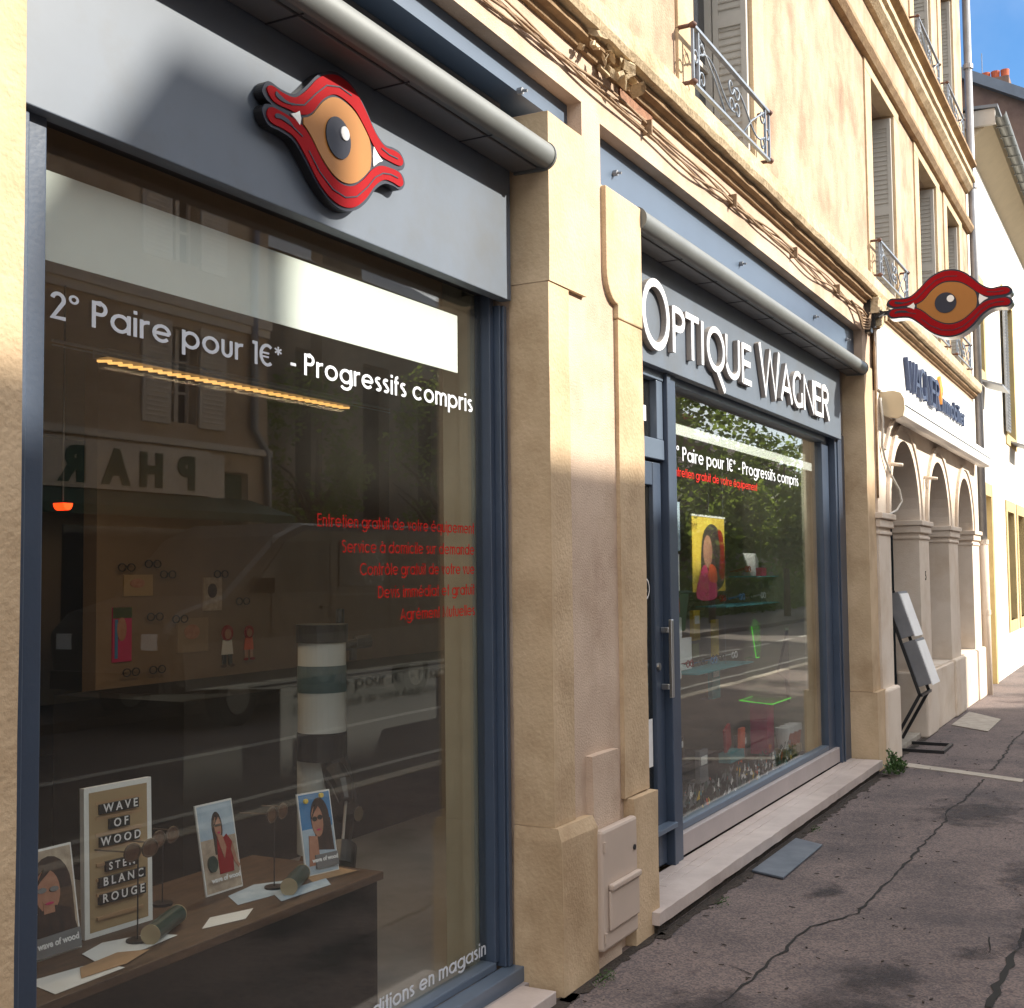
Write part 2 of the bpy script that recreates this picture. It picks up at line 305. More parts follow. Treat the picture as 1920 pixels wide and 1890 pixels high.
# ------------------------------------------------------------------ geometric stroke lettering
def glyphs(w):
    h = w/2; X = 0.73; R = (X-w)/2; c = X/2; g = {}
    def A(cx, cy, r, a0, a1, rz=None, n=14): return arc(cx, cy, r, a0, a1, n, rz)
    cr = R+h
    g['a'] = (2*R+w, [A(cr, c, R, 0, 360), [(2*R+h, 0), (2*R+h, X)]])
    g['d'] = (2*R+w, [A(cr, c, R, 0, 360), [(2*R+h, 0), (2*R+h, 1)]])
    g['q'] = (2*R+w, [A(cr, c, R, 0, 360), [(2*R+h, -.28), (2*R+h, X)]])
    g['g'] = (2*R+w, [A(cr, c, R, 0, 360), [(2*R+h, X), (2*R+h, 0)]+A(cr, 0, R, 0, -150, 0.24)])
    g['p'] = (2*R+w, [A(cr, c, R, 0, 360), [(h, -.28), (h, X)]])
    g['o'] = (2*R+w, [A(cr, c, R, 0, 360)])
    g['e'] = (2*R+w, [A(cr, c, R, 0, 320), [(h, c), (2*R+h, c)]])
    g['c'] = (2*R*.93+w, [A(cr, c, R, 42, 318)])
    g['i'] = (w, [[(h, 0), (h, X)], [(h, .86), (h, 1)]])
    g['l'] = (w, [[(h, 0), (h, 1)]])
    g['r'] = (.30+h, [[(h, 0), (h, X)], A(.33, X-h-.20, .33-h, 165, 82, .20)])
    g['n'] = (.50, [[(h, 0), (h, X)], A(.25, X-h-.2, .25-h, 180, 0, .2)+[(.5-h, 0)]])
    g['m'] = (.84, [[(h, 0), (h, X)], A(.235, X-h-.18, .235-h, 180, 0, .18)+[(.47-h, 0)], A(.605, X-h-.18, .235-h, 180, 0, .18)+[(.84-h, 0)]])
    g['u'] = (.50, [[(h, X)]+A(.25, h+.2, .25-h, 180, 360, .2)+[(.5-h, X)]])
    g['t'] = (.26, [[(.13, 0), (.13, 1)], [(0, X-h), (.26, X-h)]])
    g['f'] = (.30, [[(.11, 0), (.11, .8)]+A(.11+.15, .82, .15, 180, 90, .18-h)[1:], [(0, X-h), (.28, X-h)]])
    g['s'] = (.40, [A(.2, X*.735, .2-h, 40, 270, X*.265-h)+A(.2, X*.265, .2-h, 90, -140, X*.265-h)[1:]])
    g['v'] = (.48, [[(h*.8, X), (.24, 0+h*.3), (.48-h*.8, X)]])
    g['b'] = (2*R+w, [A(cr, c, R, 0, 360), [(h, 0), (h, 1)]])
    g['x'] = (.5, [[(h, 0), (.5-h, X)], [(h, X), (.5-h, 0)]])
    g['P'] = (.54, [[(h, 0), (h, 1)], [(w, 1-h), (.3, 1-h)]+A(.3, .73, .24-h, 90, -90, .27-h)+[(w, .46+h)]])
    g['E'] = (.48, [[(h, 0), (h, 1)], [(w, 1-h), (.48, 1-h)], [(w, .53), (.45, .53)], [(w, h), (.48, h)]])
    g['S'] = (.50, [A(.25, .75, .25-h, 30, 270, .25-h)+A(.25, .25+h/2, .25-h, 90, -145, .25)[1:]])
    g['C'] = (.86, [A(.5, .5, .5-h, 42, 318)])
    g['D'] = (.68, [[(h, 0), (h, 1)], [(w, 1-h), (.26, 1-h)]+A(.26, .5, .42-h, 90, -90, .5-h)+[(w, h)]])
    g['A'] = (.74, [[(h*.8, 0), (.37, 1-h*.4), (.74-h*.8, 0)], [(.17, .27), (.57, .27)]])
    g['M'] = (.84, [[(h, 0), (h, .98), (.42, .1), (.84-h, .98), (.84-h, 0)]])
    g['2'] = (.50, [A(.25, .72, .25-h, 170, -25, .28-h)+[(h*1.2, h), (.5, h)]])
    g['1'] = (.24, [[(.24-h, 0), (.24-h, 1)], [(0, .93), (.24-w, .93)]])
    g['°'] = (.32, [('s', .62, A(.16, .84, .125, 0, 360))])
    g['€'] = (.62, [A(.36, .5, .3, 50, 310, .5-h), ('s', .6, [(0, .585), (.46, .585)]), ('s', .6, [(0, .415), (.44, .415)])])
    g['*'] = (.36, [('s', .55, [(.18+.19*math.cos(a), .8+.19*math.sin(a)), (.18-.19*math.cos(a), .8-.19*math.sin(a))]) for a in (PI/2, PI/6, -PI/6)])
    g['-'] = (.28, [[(0, .36), (.28, .36)]])
    g['.'] = (w, [[(h, 0), (h, w)]])
    for k, base in (('é', 'e'), ('à', 'a'), ('ô', 'o')):
        adv, st = g[base]; m = adv/2
        acc = {'é': [(m-.04, .80), (m+.10, .97)], 'à': [(m-.10, .97), (m+.04, .80)], 'ô': [(m-.13, .80), (m, .96), (m+.13, .80)]}[k]
        g[k] = (adv, st+[acc])
    return g
def ribbon(pl, w):
    n = len(pl); closed = n > 3 and abs(pl[0][0]-pl[-1][0])+abs(pl[0][1]-pl[-1][1]) < 1e-6
    L_, R_ = [], []
    for i, p in enumerate(pl):
        if closed: a = pl[i-1] if i > 0 else pl[-2]; b = pl[i+1] if i < n-1 else pl[1]
        else: a = pl[max(i-1, 0)]; b = pl[min(i+1, n-1)]
        def nrm(a, b):
            dx, dy = b[0]-a[0], b[1]-a[1]; l = math.hypot(dx, dy) or 1; return (-dy/l, dx/l)
        if (0 < i < n-1) or closed:
            n1, n2 = nrm(a, p), nrm(p, b); mx, my = n1[0]+n2[0], n1[1]+n2[1]; l2 = mx*mx+my*my
            k = min(2/l2, 1.6) if l2 > 1e-6 else 1; mx *= k; my *= k
        else: mx, my = nrm(a, b)
        L_.append((p[0]+mx*w/2, p[1]+my*w/2)); R_.append((p[0]-mx*w/2, p[1]-my*w/2))
    return L_, R_
def strokes(mb, sts, w, tf, d0, depth):
    """tf(u,v,off)->xyz ; off = distance proud of the surface"""
    for k, pl in enumerate(sts):
        ww = w
        if pl[0] == 's': ww = w*pl[1]; pl = pl[2]
        L_, R_ = ribbon(pl, ww); top = d0+depth+0.00025*(k % 3)
        n = len(L_); vs = [tf(*p, top) for p in L_]+[tf(*p, top) for p in R_]+[tf(*p, d0) for p in L_]+[tf(*p, d0) for p in R_]
        fs = []
        for i in range(n-1): fs += [(i, i+1, n+i+1, n+i), (i, 2*n+i, 2*n+i+1, i+1), (n+i, n+i+1, 3*n+i+1, 3*n+i)]
        fs += [(0, n, 3*n, 2*n), (n-1, 2*n-1+n, 4*n-1, 2*n-1)] if False else [(0, n, 3*n, 2*n), (n-1, 3*n-1, 4*n-1, 2*n-1)]
        mb.add(vs, fs)
def text_strokes(txt, w, sp=0.10):
    G = glyphs(w); x = 0; out = []
    for ch in txt:
        if ch == ' ': x += 0.34; continue
        adv, st = G[ch]; out += [('s', pl[1], [(x+px, py) for px, py in pl[2]]) if pl[0] == 's' else [(x+px, py) for px, py in pl] for pl in st]; x += adv+sp
    return out, x-sp
def walltext(mb, txt, w, x0, x1, z, capz, y, depth=0.0006, align=None, sp=0.10):
    st, tot = text_strokes(txt, w, sp); k = (x1-x0)/tot if align is None else capz*align
    xs = x0 if align is None else x1-k*tot
    strokes(mb, st, w, lambda u, v, o: (xs+u*k, y-o, z+v*capz), 0, depth)
FONT = None
def fonttext(txt, size, tf, depth=0.001, name='lettering', material='lettering', parent=None, sx=1.0, bold=0.0, center=True):
    cu = bpy.data.curves.new('t', 'FONT'); cu.body = txt; cu.size = size; cu.extrude = depth/2; cu.offset = bold; cu.resolution_u = 3
    if center: cu.align_x = 'CENTER'
    ob = bpy.data.objects.new('t', cu); COL.objects.link(ob)
    dg = bpy.context.evaluated_depsgraph_get(); me = bpy.data.meshes.new_from_object(ob.evaluated_get(dg))
    bpy.data.objects.remove(ob); mb = MB()
    mb.add([tf(v.co.x*sx, v.co.y, v.co.z+depth/2) for v in me.vertices], [tuple(p.vertices) for p in me.polygons])
    return mb.build(name, material, parent)

# ================================================================== GROUND
pv = MB(); pv.quad((-30,-2.85,0),(80,-2.85,0),(80,6,0),(-30,6,0))
pv.build('pavement', 'pave', kind='structure')
kb = MB()
x = -30.0
while x < 80: kb.box(x, x+0.99, -3.0, -2.852, -0.13, 0.006); x += 1.0
kb.build('kerb', 'kerb', kind='structure', bevel=0.008)
MB().quad((-60,-60,-0.12),(120,-60,-0.12),(120,-2.99,-0.12),(-60,-2.99,-0.12)).build('road', 'road', kind='structure')
mk = MB(); mk.quad((-20,-5.35,-0.116),(18,-5.75,-0.116),(18,-5.90,-0.116),(-20,-5.50,-0.116))
for i in range(14): a = 18.6+i*2.2; mk.quad((a,-5.75,-0.116),(a+1.5,-5.78,-0.116),(a+1.5,-5.93,-0.116),(a,-5.9,-0.116))
mk.quad((-20,-3.7,-0.116),(60,-3.7,-0.116),(60,-3.8,-0.116),(-20,-3.8,-0.116))
mk.build('road_marking', 'roadpaint', kind='structure')
MB().box(-60, 120, -40, -8.3, -0.118, 0.0).build('far_pavement', 'road', kind='structure')
# cracks and joints as fine dark ribbons lying in the asphalt
def crack(mb, pts, w0, seed, jag=0.02, z=0.004):
    rnd = random.Random(seed); P = []
    for (a, b) in zip(pts[:-1], pts[1:]):
        n = max(2, int(math.dist(a, b)/0.07))
        for i in range(n): t = i/n; P.append((a[0]+(b[0]-a[0])*t+rnd.uniform(-jag, jag), a[1]+(b[1]-a[1])*t+rnd.uniform(-jag, jag)))
    P.append(pts[-1])
    L_, R_ = ribbon(P, 1.0)
    vs, fs = [], []
    for i, p in enumerate(P):
        ww = w0*rnd.uniform(0.4, 1.4)
        vs += [(p[0]+(L_[i][0]-p[0])*ww, p[1]+(L_[i][1]-p[1])*ww, z), (p[0]+(R_[i][0]-p[0])*ww, p[1]+(R_[i][1]-p[1])*ww, z)]
    for i in range(len(P)-1): fs.append((2*i, 2*i+1, 2*i+3, 2*i+2))
    mb.add(vs, fs)
CR = MB()
crack(CR, [(4.40,-0.59),(4.67,-0.61),(4.92,-0.61),(5.16,-0.63),(5.40,-0.62),(5.57,-0.64),(5.77,-0.73),(5.87,-0.78),(6.33,-0.79),(6.80,-0.80),(7.75,-0.81),(8.24,-0.82),(8.59,-0.77),(8.84,-0.81),(10.00,-0.84)], 0.012, 1, 0.012)
crack(CR, [(10.50,-0.84),(11.69,-0.83),(12.17,-0.81),(12.69,-0.82),(13.11,-0.83)], 0.016, 2, 0.012)
crack(CR, [(4.84,-1.48),(5.10,-1.48),(5.38,-1.49),(5.64,-1.50),(5.95,-1.50)], 0.025, 3, 0.012)
crack(CR, [(4.89,-0.47),(4.81,-0.60)], 0.006, 4, 0.012)
crack(CR, [(5.74,-1.38),(5.62,-1.40),(5.51,-1.40)], 0.006, 5, 0.012)
crack(CR, [(10.59,0.06),(10.53,-0.26),(10.45,-0.85)], 0.012, 6, 0.005)
CR.build('pavement_crack', 'crack', kind='structure')
def stainmat():
    m, n, L, b = nodes('pavement_stain'); b.inputs['Base Color'].default_value = (0.035, 0.030, 0.032, 1); b.inputs['Roughness'].default_value = 0.8
    tc = n.new('ShaderNodeTexCoord'); no = n.new('ShaderNodeTexNoise'); no.inputs['Scale'].default_value = 5.5; no.inputs['Detail'].default_value = 7; no.inputs['Roughness'].default_value = 0.7; L.new(tc.outputs['Object'], no.inputs['Vector'])
    mp = n.new('ShaderNodeMapping'); mp.inputs['Location'].default_value = (-1, -1, 0); mp.inputs['Scale'].default_value = (2, 2, 0); L.new(tc.outputs['Generated'], mp.inputs[0])
    ln = n.new('ShaderNodeVectorMath'); ln.operation = 'LENGTH'; L.new(mp.outputs[0], ln.inputs[0])
    su = n.new('ShaderNodeMath'); su.operation = 'MULTIPLY_ADD'; su.inputs[1].default_value = -0.42; L.new(ln.outputs['Value'], su.inputs[0]); L.new(no.outputs['Fac'], su.inputs[2])
    mr = n.new('ShaderNodeMapRange'); mr.inputs['From Min'].default_value = 0.20; mr.inputs['From Max'].default_value = 0.42; mr.inputs['To Max'].default_value = 0.6; L.new(su.outputs[0], mr.inputs['Value'])
    L.new(mr.outputs[0], b.inputs['Alpha']); return m
M_['stain'] = stainmat()
for i, (x, y, a, b) in enumerate(((8.6, -.95, .75, .5), (7.0, -1.45, .6, .25), (6.3, -1.6, .35, .25), (5.75, -1.55, .3, .2), (4.55, -1.05, .45, .32), (5.0, -1.05, .3, .25), (5.5, -1.35, .18, .15), (6.2, -.55, .25, .12), (4.3, -.55, .4, .25), (12.5, -1.2, 1.2, .4))):
    MB().quad((x-a, y-b, .0048), (x+a, y-b, .0048), (x+a, y+b, .0048), (x-a, y+b, .0048)).build('pavement_stain', 'stain', kind='structure')
lt = MB(); r = random.Random(12)
for i in range(260):
    x = r.uniform(3.6, 13); y = -r.random()**1.6*2.4-.08; q = r.uniform(.004, .016); a = r.uniform(0, PI)
    if -0.09 < y+.0: continue
    lt.xy([(x+q*math.cos(a+k*PI/2)*(1 if k % 2 else .35), y+q*math.sin(a+k*PI/2)*(1 if k % 2 else .35)) for k in range(4)], .004, .0065)
lt.build('pavement_litter', 'soil', kind='stuff')
st = MB()
st.xy([(10.62,-0.05),(10.35,-0.62),(10.11,-1.107),(9.96,-1.107),(10.2,-0.62),(10.40,-0.10)], -0.02, 0.006)
st.xy([(10.10,-1.13),(9.55,-2.3),(9.30,-2.84),(9.15,-2.84),(9.40,-2.3),(9.95,-1.13)], -0.02, 0.006)
st.build('gutter_strip', 'kerb', kind='structure')
# soil line and litter along the wall
sb = MB(); rnd = random.Random(3)
def soil(x0, x1, y, w, step=0.05):
    P = []; a = x0
    while a < x1: P.append((a, y+rnd.uniform(-w, w*0.2)*0.8)); a += step*rnd.uniform(0.5, 1.5)
    P.append((x1, y)); vs = []; fs = []
    for i, p in enumerate(P): vs += [(p[0], y+0.03, 0.004), (p[0], p[1]-0.012, 0.004)]
    for i in range(len(P)-1): fs.append((2*i, 2*i+1, 2*i+3, 2*i+2))
    sb.add(vs, fs)
soil(4.2, 5.25, -0.06, 0.045); soil(5.1, 9.9, -0.10, 0.05); soil(9.9, 12.3, -0.05, 0.03); soil(12.3, 17, -0.03, 0.02); soil(3.6, 4.3, -0.07, 0.03)
sb.build('soil_edge', 'soil', kind='stuff')
def weed(name, label, x, y, n, h, spread, seed):
    r = random.Random(seed); mb = MB()
    for i in range(n):
        a = r.uniform(0, 2*PI); rr = spread*math.sqrt(r.random()); bx, by = x+rr*math.cos(a), y-abs(rr*math.sin(a))*0.6
        hh = h*r.uniform(0.25, 1)*(1-rr/spread*0.6); l = h*r.uniform(0.10, 0.2); d = Vector((r.uniform(-1,1), r.uniform(-1,1), r.uniform(-.2,.9))).normalized()
        s_ = d.cross(Vector((r.uniform(-1,1),1,0.3))).normalized()*l*0.35; c = Vector((bx, by, hh))
        mb.quad(c, c+d*l*.5+s_, c+d*l, c+d*l*.5-s_)
    for i in range(max(3, n//30)):
        a = r.uniform(0, 2*PI); mb.tube([(x, y, 0), (x+spread*.5*math.cos(a), y-abs(spread*.5*math.sin(a)), h*.7)], 0.002, 4)
    return mb.build(name, 'leaf', label=label, cat='weed')
weed('weed_clump', 'green weed growing at the right end of the pale marble step', 9.95, -0.14, 420, 0.20, 0.20, 1)
weed('weed_clump', 'small mossy weed at the foot of the stone pier beside the meter box', 4.47, -0.09, 160, 0.05, 0.10, 2)
weed('weed_clump', 'low brownish weed in the joint under the middle of the marble step', 7.6, -0.13, 90, 0.04, 0.10, 3)
weed('weed_clump', 'low dry weed in the joint near the left end of the marble step', 5.75, -0.14, 90, 0.04, 0.12, 5)
MB().xy([(6.42,0.012-.12),(6.34,-0.30),(7.19,-0.295),(7.30,-0.11)], 0.004, 0.016).build('cover_plate', 'plate', label='blue grey steel cover plate lying on the pavement before the marble step', cat='cover plate', bevel=0.003)
MB().xy([(13.3,-.12),(12.9,-.52),(14.0,-.52),(14.6,-.12)], 0.003, 0.009).build('paving_patch', 'kerb', label='pale square slab set in the pavement beside the white plinth', cat='slab')

# ================================================================== MAIN BUILDING
bl = thing('stone_building', 'cream rendered corner building with stone piers over the grey shopfronts and white arches', 'building', (6, 0, 0))
W1 = [(6.02, 7.10, 4.06, 5.87)]; WN = [(6.02, 7.10), (10.62, 11.65), (12.96, 14.09), (14.85, 15.83)]
holes = [(1.752, 4.25, -1, 3.44), (1.3, 4.61, 3.43, 3.59), (5.2, 10.05, -1, 3.30), (4.80, 10.05, 3.29, 3.56), (10.35, 16.62, -1, 3.02)]
holes += [(a, b, 4.06, 5.87) for a, b in WN] + [(a, b, 6.92, 8.75) for a, b in [(2.0, 3.1)]+WN]
low = MB(); wallgrid(low, -4, 16.62, 0, 3.80, [h for h in holes if h[2] < 3.7], 0.0, 0.32)
low.build('lower_wall', 'plaster', bl)
upw = MB(); wallgrid(upw, -4, 16.62, 3.80, 9.6, [h for h in holes if h[3] > 4], 0.0, 0.32)
upw.build('upper_wall', 'upper', bl)
B(16.32, 16.62, 0.32, 9, 0, 9.6).build('side_wall', 'upper', bl)
B(-4, -3.7, 0.32, 9, 0, 9.6).build('side_wall', 'upper', bl)
B(-4.1, 16.7, -0.35, 9.1, 9.6, 9.8).build('roof', 'rooft', bl)

def rough(mb, sub, amp, seed, freq=6.0):
    """cut the mesh into short pieces and shake its surface, for worn stone edges"""
    me = bpy.data.meshes.new('tmp'); me.from_pydata(mb.v, [], mb.f); bm = bmesh.new(); bm.from_mesh(me)
    bmesh.ops.remove_doubles(bm, verts=bm.verts, dist=1e-5)
    for _ in range(12):
        es = [e for e in bm.edges if e.calc_length() > sub*1.5]
        if not es or len(bm.verts) > 60000: break
        bmesh.ops.subdivide_edges(bm, edges=es, cuts=1, use_grid_fill=True)
    o = Vector((seed*3.1, seed*7.7, 0))
    for v in bm.verts: v.co += Vector(noise.noise_vector(v.co*freq+o))*amp
    bmesh.ops.triangulate(bm, faces=bm.faces)
    bm.verts.index_update(); out = MB(); out.v = [tuple(v.co) for v in bm.verts]; out.f = [tuple(v.index for v in f.verts) for f in bm.faces]; bm.free(); bpy.data.meshes.remove(me)
    return out
# stone piers (quoins): jamb lining + face, with wider head block and plinth
def pier(xl, xr, ztop, jamb, blockx, blockz, plinthx, zpl=0.63, dr=0.16):
    # face strip
    yf = -0.014
    rough(B(xl, xr, yf, dr, zpl, blockz[0]), 0.12, 0.004, xl, 4).build('pier_shaft', 'stone', bl, bevel=0, smooth=False)
    rough(B(blockx[0], blockx[1], yf-0.006, dr, blockz[0]+.004, blockz[1]), 0.12, 0.004, xl+1, 4).build('pier_block', 'stone2', bl)
    pl = MB(); z1 = zpl
    pl.box(plinthx[0], plinthx[1], yf-0.035, dr, 0, zpl-0.05)
    pl.add([(plinthx[0], yf-.035, zpl-.05), (plinthx[1], yf-.035, zpl-.05), (plinthx[1], dr, zpl-.05), (plinthx[0], dr, zpl-.05),
            (plinthx[0]+.004, yf-.018, zpl-.002), (plinthx[1]-.01, yf-.018, zpl-.002), (plinthx[1]-.01, dr, zpl-.002), (plinthx[0]+.004, dr, zpl-.002)],
           [(0,1,5,4),(1,2,6,5),(2,3,7,6),(3,0,4,7),(4,5,6,7)])
    rough(pl, 0.12, 0.005, xl+2, 4).build('pier_plinth', 'stone', bl)
pier(4.245, 4.43, 0, 0, (4.245, 4.595), (2.745, 3.425), (4.235, 4.56))
# pilaster beside the door: head block with a curved shoulder
sh = [(4.80, 3.285), (4.80, 2.92)]+[(4.80+0.12*(1-math.cos(a)), 2.92-0.14*math.sin(a)) for a in [i*PI/12 for i in range(1, 7)]]+[(4.92, 2.72), (5.207, 2.72), (5.207, 3.285)]
MB().xz(sh, -0.024, 0.16).build('pier_block', 'stone2', bl, bevel=0.006)
rough(B(4.925, 5.207, -0.02, 0.16, 0.63, 2.716), 0.12, 0.004, 8, 4).build('pier_shaft', 'stone', bl)
rough(B(4.95, 5.225, -0.05, 0.16, 0, 0.626), 0.12, 0.006, 9, 4).build('pier_plinth', 'stone', bl, bevel=0)
rough(B(4.56, 4.83, -0.035, 0.0, 0, 0.86), 0.10, 0.008, 11, 4).build('render_base', 'plaster', bl)
rough(B(-3.9, 1.753, -0.014, 0.14, 0, 3.42), 0.15, 0.004, 12, 4).build('pier_shaft', 'stone', bl)
rough(B(10.04, 10.34, -0.014, 0.17, 0.63, 3.28), 0.12, 0.004, 13, 4).build('pier_shaft', 'stone', bl)
rough(B(10.03, 10.37, -0.05, 0.17, 0, 0.626), 0.12, 0.005, 14, 4).build('pier_plinth', 'stone', bl)

# string courses
def course(name, prof, material, x0=-4, x1=16.7, amp=0.006, seed=1, sub=0.09, freq=7):
    mb = MB(); mb.yz(prof, x0, x1)
    # pre-slice along X
    me = MB(); n = int((x1-x0)/sub)
    m = len(prof); vs = []; r = random.Random(seed)
    for i in range(n+1):
        X = x0+(x1-x0)*i/n
        for (y, z) in prof:
            nv = noise.noise_vector(Vector((X*freq, y*9+seed*5, z*9)))
            vs.append((X, y+nv.x*amp, z+nv.y*amp))
    fs = [tuple(range(m)), tuple(range(n*m+m-1, n*m-1, -1))]
    for i in range(n):
        for k in range(m): fs.append((i*m+k, i*m+(k+1) % m, (i+1)*m+(k+1) % m, (i+1)*m+k))
    me.add(vs, fs); return me.build(name, material, bl)
course('cornice', [(0.02, 3.86), (-0.10, 3.87), (-0.115, 3.90), (-0.115, 3.985), (-0.075, 4.03), (0.0, 4.055)], 'cornice', amp=0.005, seed=1, freq=9)
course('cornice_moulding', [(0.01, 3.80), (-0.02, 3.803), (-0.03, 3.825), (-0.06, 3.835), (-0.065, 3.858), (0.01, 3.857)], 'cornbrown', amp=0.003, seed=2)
course('string_course', [(0.0, 5.965), (-0.05, 5.975), (-0.085, 6.02), (-0.085, 6.06), (-0.05, 6.075), (0.0, 6.10)], 'cornbrown', amp=0.0025, seed=3)
course('string_course', [(0.0, 6.50), (-0.04, 6.51), (-0.09, 6.56), (-0.09, 6.62), (-0.12, 6.64), (-0.12, 6.70), (0.0, 6.73)], 'cornice', amp=0.003, seed=4)
course('string_course', [(0.0, 6.80), (-0.06, 6.81), (-0.14, 6.85), (-0.14, 6.885), (0.0, 6.915)], 'cornbrown', amp=0.0025, seed=5)
# broken stretch of the cornice
bk = MB(); r = random.Random(5)
for i in range(46):
    c = Vector((4.78+r.uniform(-.24, .26), -0.055+r.uniform(-.035, .03), 3.85+r.uniform(-.09, .08))); q = r.uniform(0.012, 0.036)
    bk.obox(c, Vector((r.uniform(-1,1), r.uniform(-1,1), r.uniform(-1,1))).normalized()*q, Vector((r.uniform(-1,1), r.uniform(-1,1), r.uniform(-1,1))).normalized()*q*.7, Vector((r.uniform(-1,1), r.uniform(-1,1), r.uniform(-1,1))).normalized()*q*.6)
rough(bk, 0.02, 0.006, 3, 30).build('broken_stone', 'cornice', bl)
B(5.02, 5.42, -0.006, 0.0, 3.74, 3.80).build('brick_patch', 'brick', bl)

# windows with surrounds, sills and shutters folded into the reveals
def window(x0, x1, z0, z1, sur=0.24, louvre=True):
    s = MB(); f = -0.016
    s.box(x0-sur, x0+.002, f, 0.10, z0, z1); s.box(x1-.002, x1+sur, f, 0.10, z0, z1); s.box(x0-sur, x1+sur, f-.001, 0.10, z1-.002, z1+sur)
    g = MB(); g.box(x0+.06, x1-.06, 0.27, 0.275, z0+.05, z1-.05); w_ = g.build('window', 'winDark', bl)
    s.build('surround', 'stone2', w_, bevel=0.006)
    fr = MB(); xm = (x0+x1)/2
    for a, b in ((x0, x0+.06), (x1-.06, x1), (xm-.04, xm+.04)): fr.box(a, b, 0.23, 0.29, z0, z1)
    fr.box(x0+.06, xm-.04, .235, .285, z1-.07, z1-.002); fr.box(xm+.04, x1-.06, .235, .285, z1-.07, z1-.002)
    fr.box(x0+.06, xm-.04, .235, .285, z0, z0+.07); fr.box(xm+.04, x1-.06, .235, .285, z0, z0+.07)
    for k in (1, 2): zz = z0+(z1-z0)*k/3; fr.box(x0+.06, xm-.04, .25, .28, zz-.015, zz+.015); fr.box(xm+.04, x1-.06, .25, .28, zz-.015, zz+.015)
    fr.build('frame', 'shutter', w_)
    for side in (0, 1):
        sm = MB(); X0 = x1-.045 if side else x0+.01; X1 = X0+.035
        ya, yb = 0.012, 0.222
        for a, b in ((ya, ya+.035), (yb-.035, yb)): sm.box(X0, X1, a, b, z0+.02, z1-.03)
        for a, b in ((z0+.02, z0+.12), (z1-.12, z1-.03), ((z0+z1)/2-.04, (z0+z1)/2+.04)): sm.box(X0+.001, X1-.001, ya+.035, yb-.035, a, b)
        sm.box(X0+.013, X1-.013, ya+.03, yb-.03, z0+.1, z1-.1)
        z = z0+.13
        while z < z1-.13:
            if not (z0+z1)/2-.05 < z < (z0+z1)/2+.04: sm.obox(((X0+X1)/2, (ya+yb)/2, z), (.0125, 0, .006), (0, (yb-ya)/2-.036, 0), (.002, 0, -.004))
            z += 0.045
        sm.build('shutter', 'shutter', w_)
    return w_
for a, b in WN: window(a, b, 4.06, 5.87); window(a, b, 6.92, 8.75)
window(2.0, 3.1, 6.92, 8.75)
# curtains of grey slats inside the first window
cm = MB()
for i in range(11): cm.box(6.09+i*.045, 6.09+i*.045+.03, 0.20+(i % 2)*.012, 0.215+(i % 2)*.012, 4.1, 5.85)
cm.build('slatted_blind', 'zincgrey', bl)

# ---- white arcade
ar = MB(); AY0, AY1 = -0.03, 0.215; zt = 3.10; xw0, xw1 = 10.36, 16.60
AR = [(10.85, 12.25, 0.0), (12.80, 14.10, 0.62), (14.77, 15.98, 0.62)]; zs = 2.08
wallgrid(ar, xw0, xw1, 0, zt, [(a, b, c, zt-.02) for a, b, c in AR], AY0, AY1)
for a, b, c in AR:
    rr = (b-a)/2; cx = (a+b)/2; n = 20; pts = arc(cx, zs, rr, 180, 0, n)
    vs = []
    for (X, Z) in pts: vs += [(X, AY0, Z), (X, AY0, zt-.02), (X, AY1, Z), (X, AY1, zt-.02)]
    fs = []
    for i in range(n): o = 4*i; fs += [(o, o+4, o+5, o+1), (o+2, o+3, o+7, o+6), (o, o+2, o+6, o+4)]
    ar.add(vs, fs)
ar.build('arcade_wall', 'white', bl)
for a, b, c in AR:
    rr = (b-a)/2; cx = (a+b)/2; tr = MB(); n = 20
    for ri, ro, yy in ((rr+.0, rr+.10, -0.045), (rr+.10, rr+.16, -0.06)):
        p = arc(cx, zs, ro, 180, 0, n)+arc(cx, zs, ri+.001, 0, 180, n); p = [q for q in p]
        # as quads
        A_, B_ = arc(cx, zs, ro, 180, 0, n), arc(cx, zs, ri+.002, 180, 0, n)
        for i in range(n):
            tr.add([(A_[i][0], yy, A_[i][1]), (A_[i+1][0], yy, A_[i+1][1]), (B_[i+1][0], yy, B_[i+1][1]), (B_[i][0], yy, B_[i][1]),
                    (A_[i][0], -.029, A_[i][1]), (A_[i+1][0], -.029, A_[i+1][1]), (B_[i+1][0], -.029, B_[i+1][1]), (B_[i][0], -.029, B_[i][1])],
                   [(0,1,2,3), (0,4,5,1), (3,2,6,7)])
    tr.build('arch_moulding', 'white', bl)
for (a, b) in ((10.36, 10.85), (12.25, 12.80), (14.10, 14.77), (15.98, 16.58)):
    im = MB(); im.box(a-.05, b+.05, -.075, .217, 2.03, 2.08); im.box(a-.03, b+.03, -.055, .2165, 1.96, 2.029); im.box(a-.015, b+.015, -.044, .216, 1.90, 1.93)
    im.build('impost', 'white', bl, bevel=0.008)
    ba = MB(); ba.box(a-.03, b+.03, -.075, .213, 0.0, 0.62); ba.build('pier_base', 'white', bl, bevel=0.02)
for a, b in ((12.83, 14.07), (14.80, 15.95)):
    B(a, b, -.052, .25, .001, .60).build('arcade_sill', 'white', bl, bevel=0.01)
B(12.7, 14.2, 0.222, 0.25, .62, 2.9).build('arcade_pane', 'winDark', bl); B(14.7, 16.1, 0.222, 0.25, .62, 2.9).build('arcade_pane', 'winDark', bl)
dz = MB(); dz.box(10.7, 12.4, 0.235, 0.27, 0, 2.9); dz.build('arcade_door', 'black', bl)
B(10.89, 12.21, 0.0, 0.23, 0.0, 0.05).build('arcade_step', 'kerb', bl, bevel=0.006)
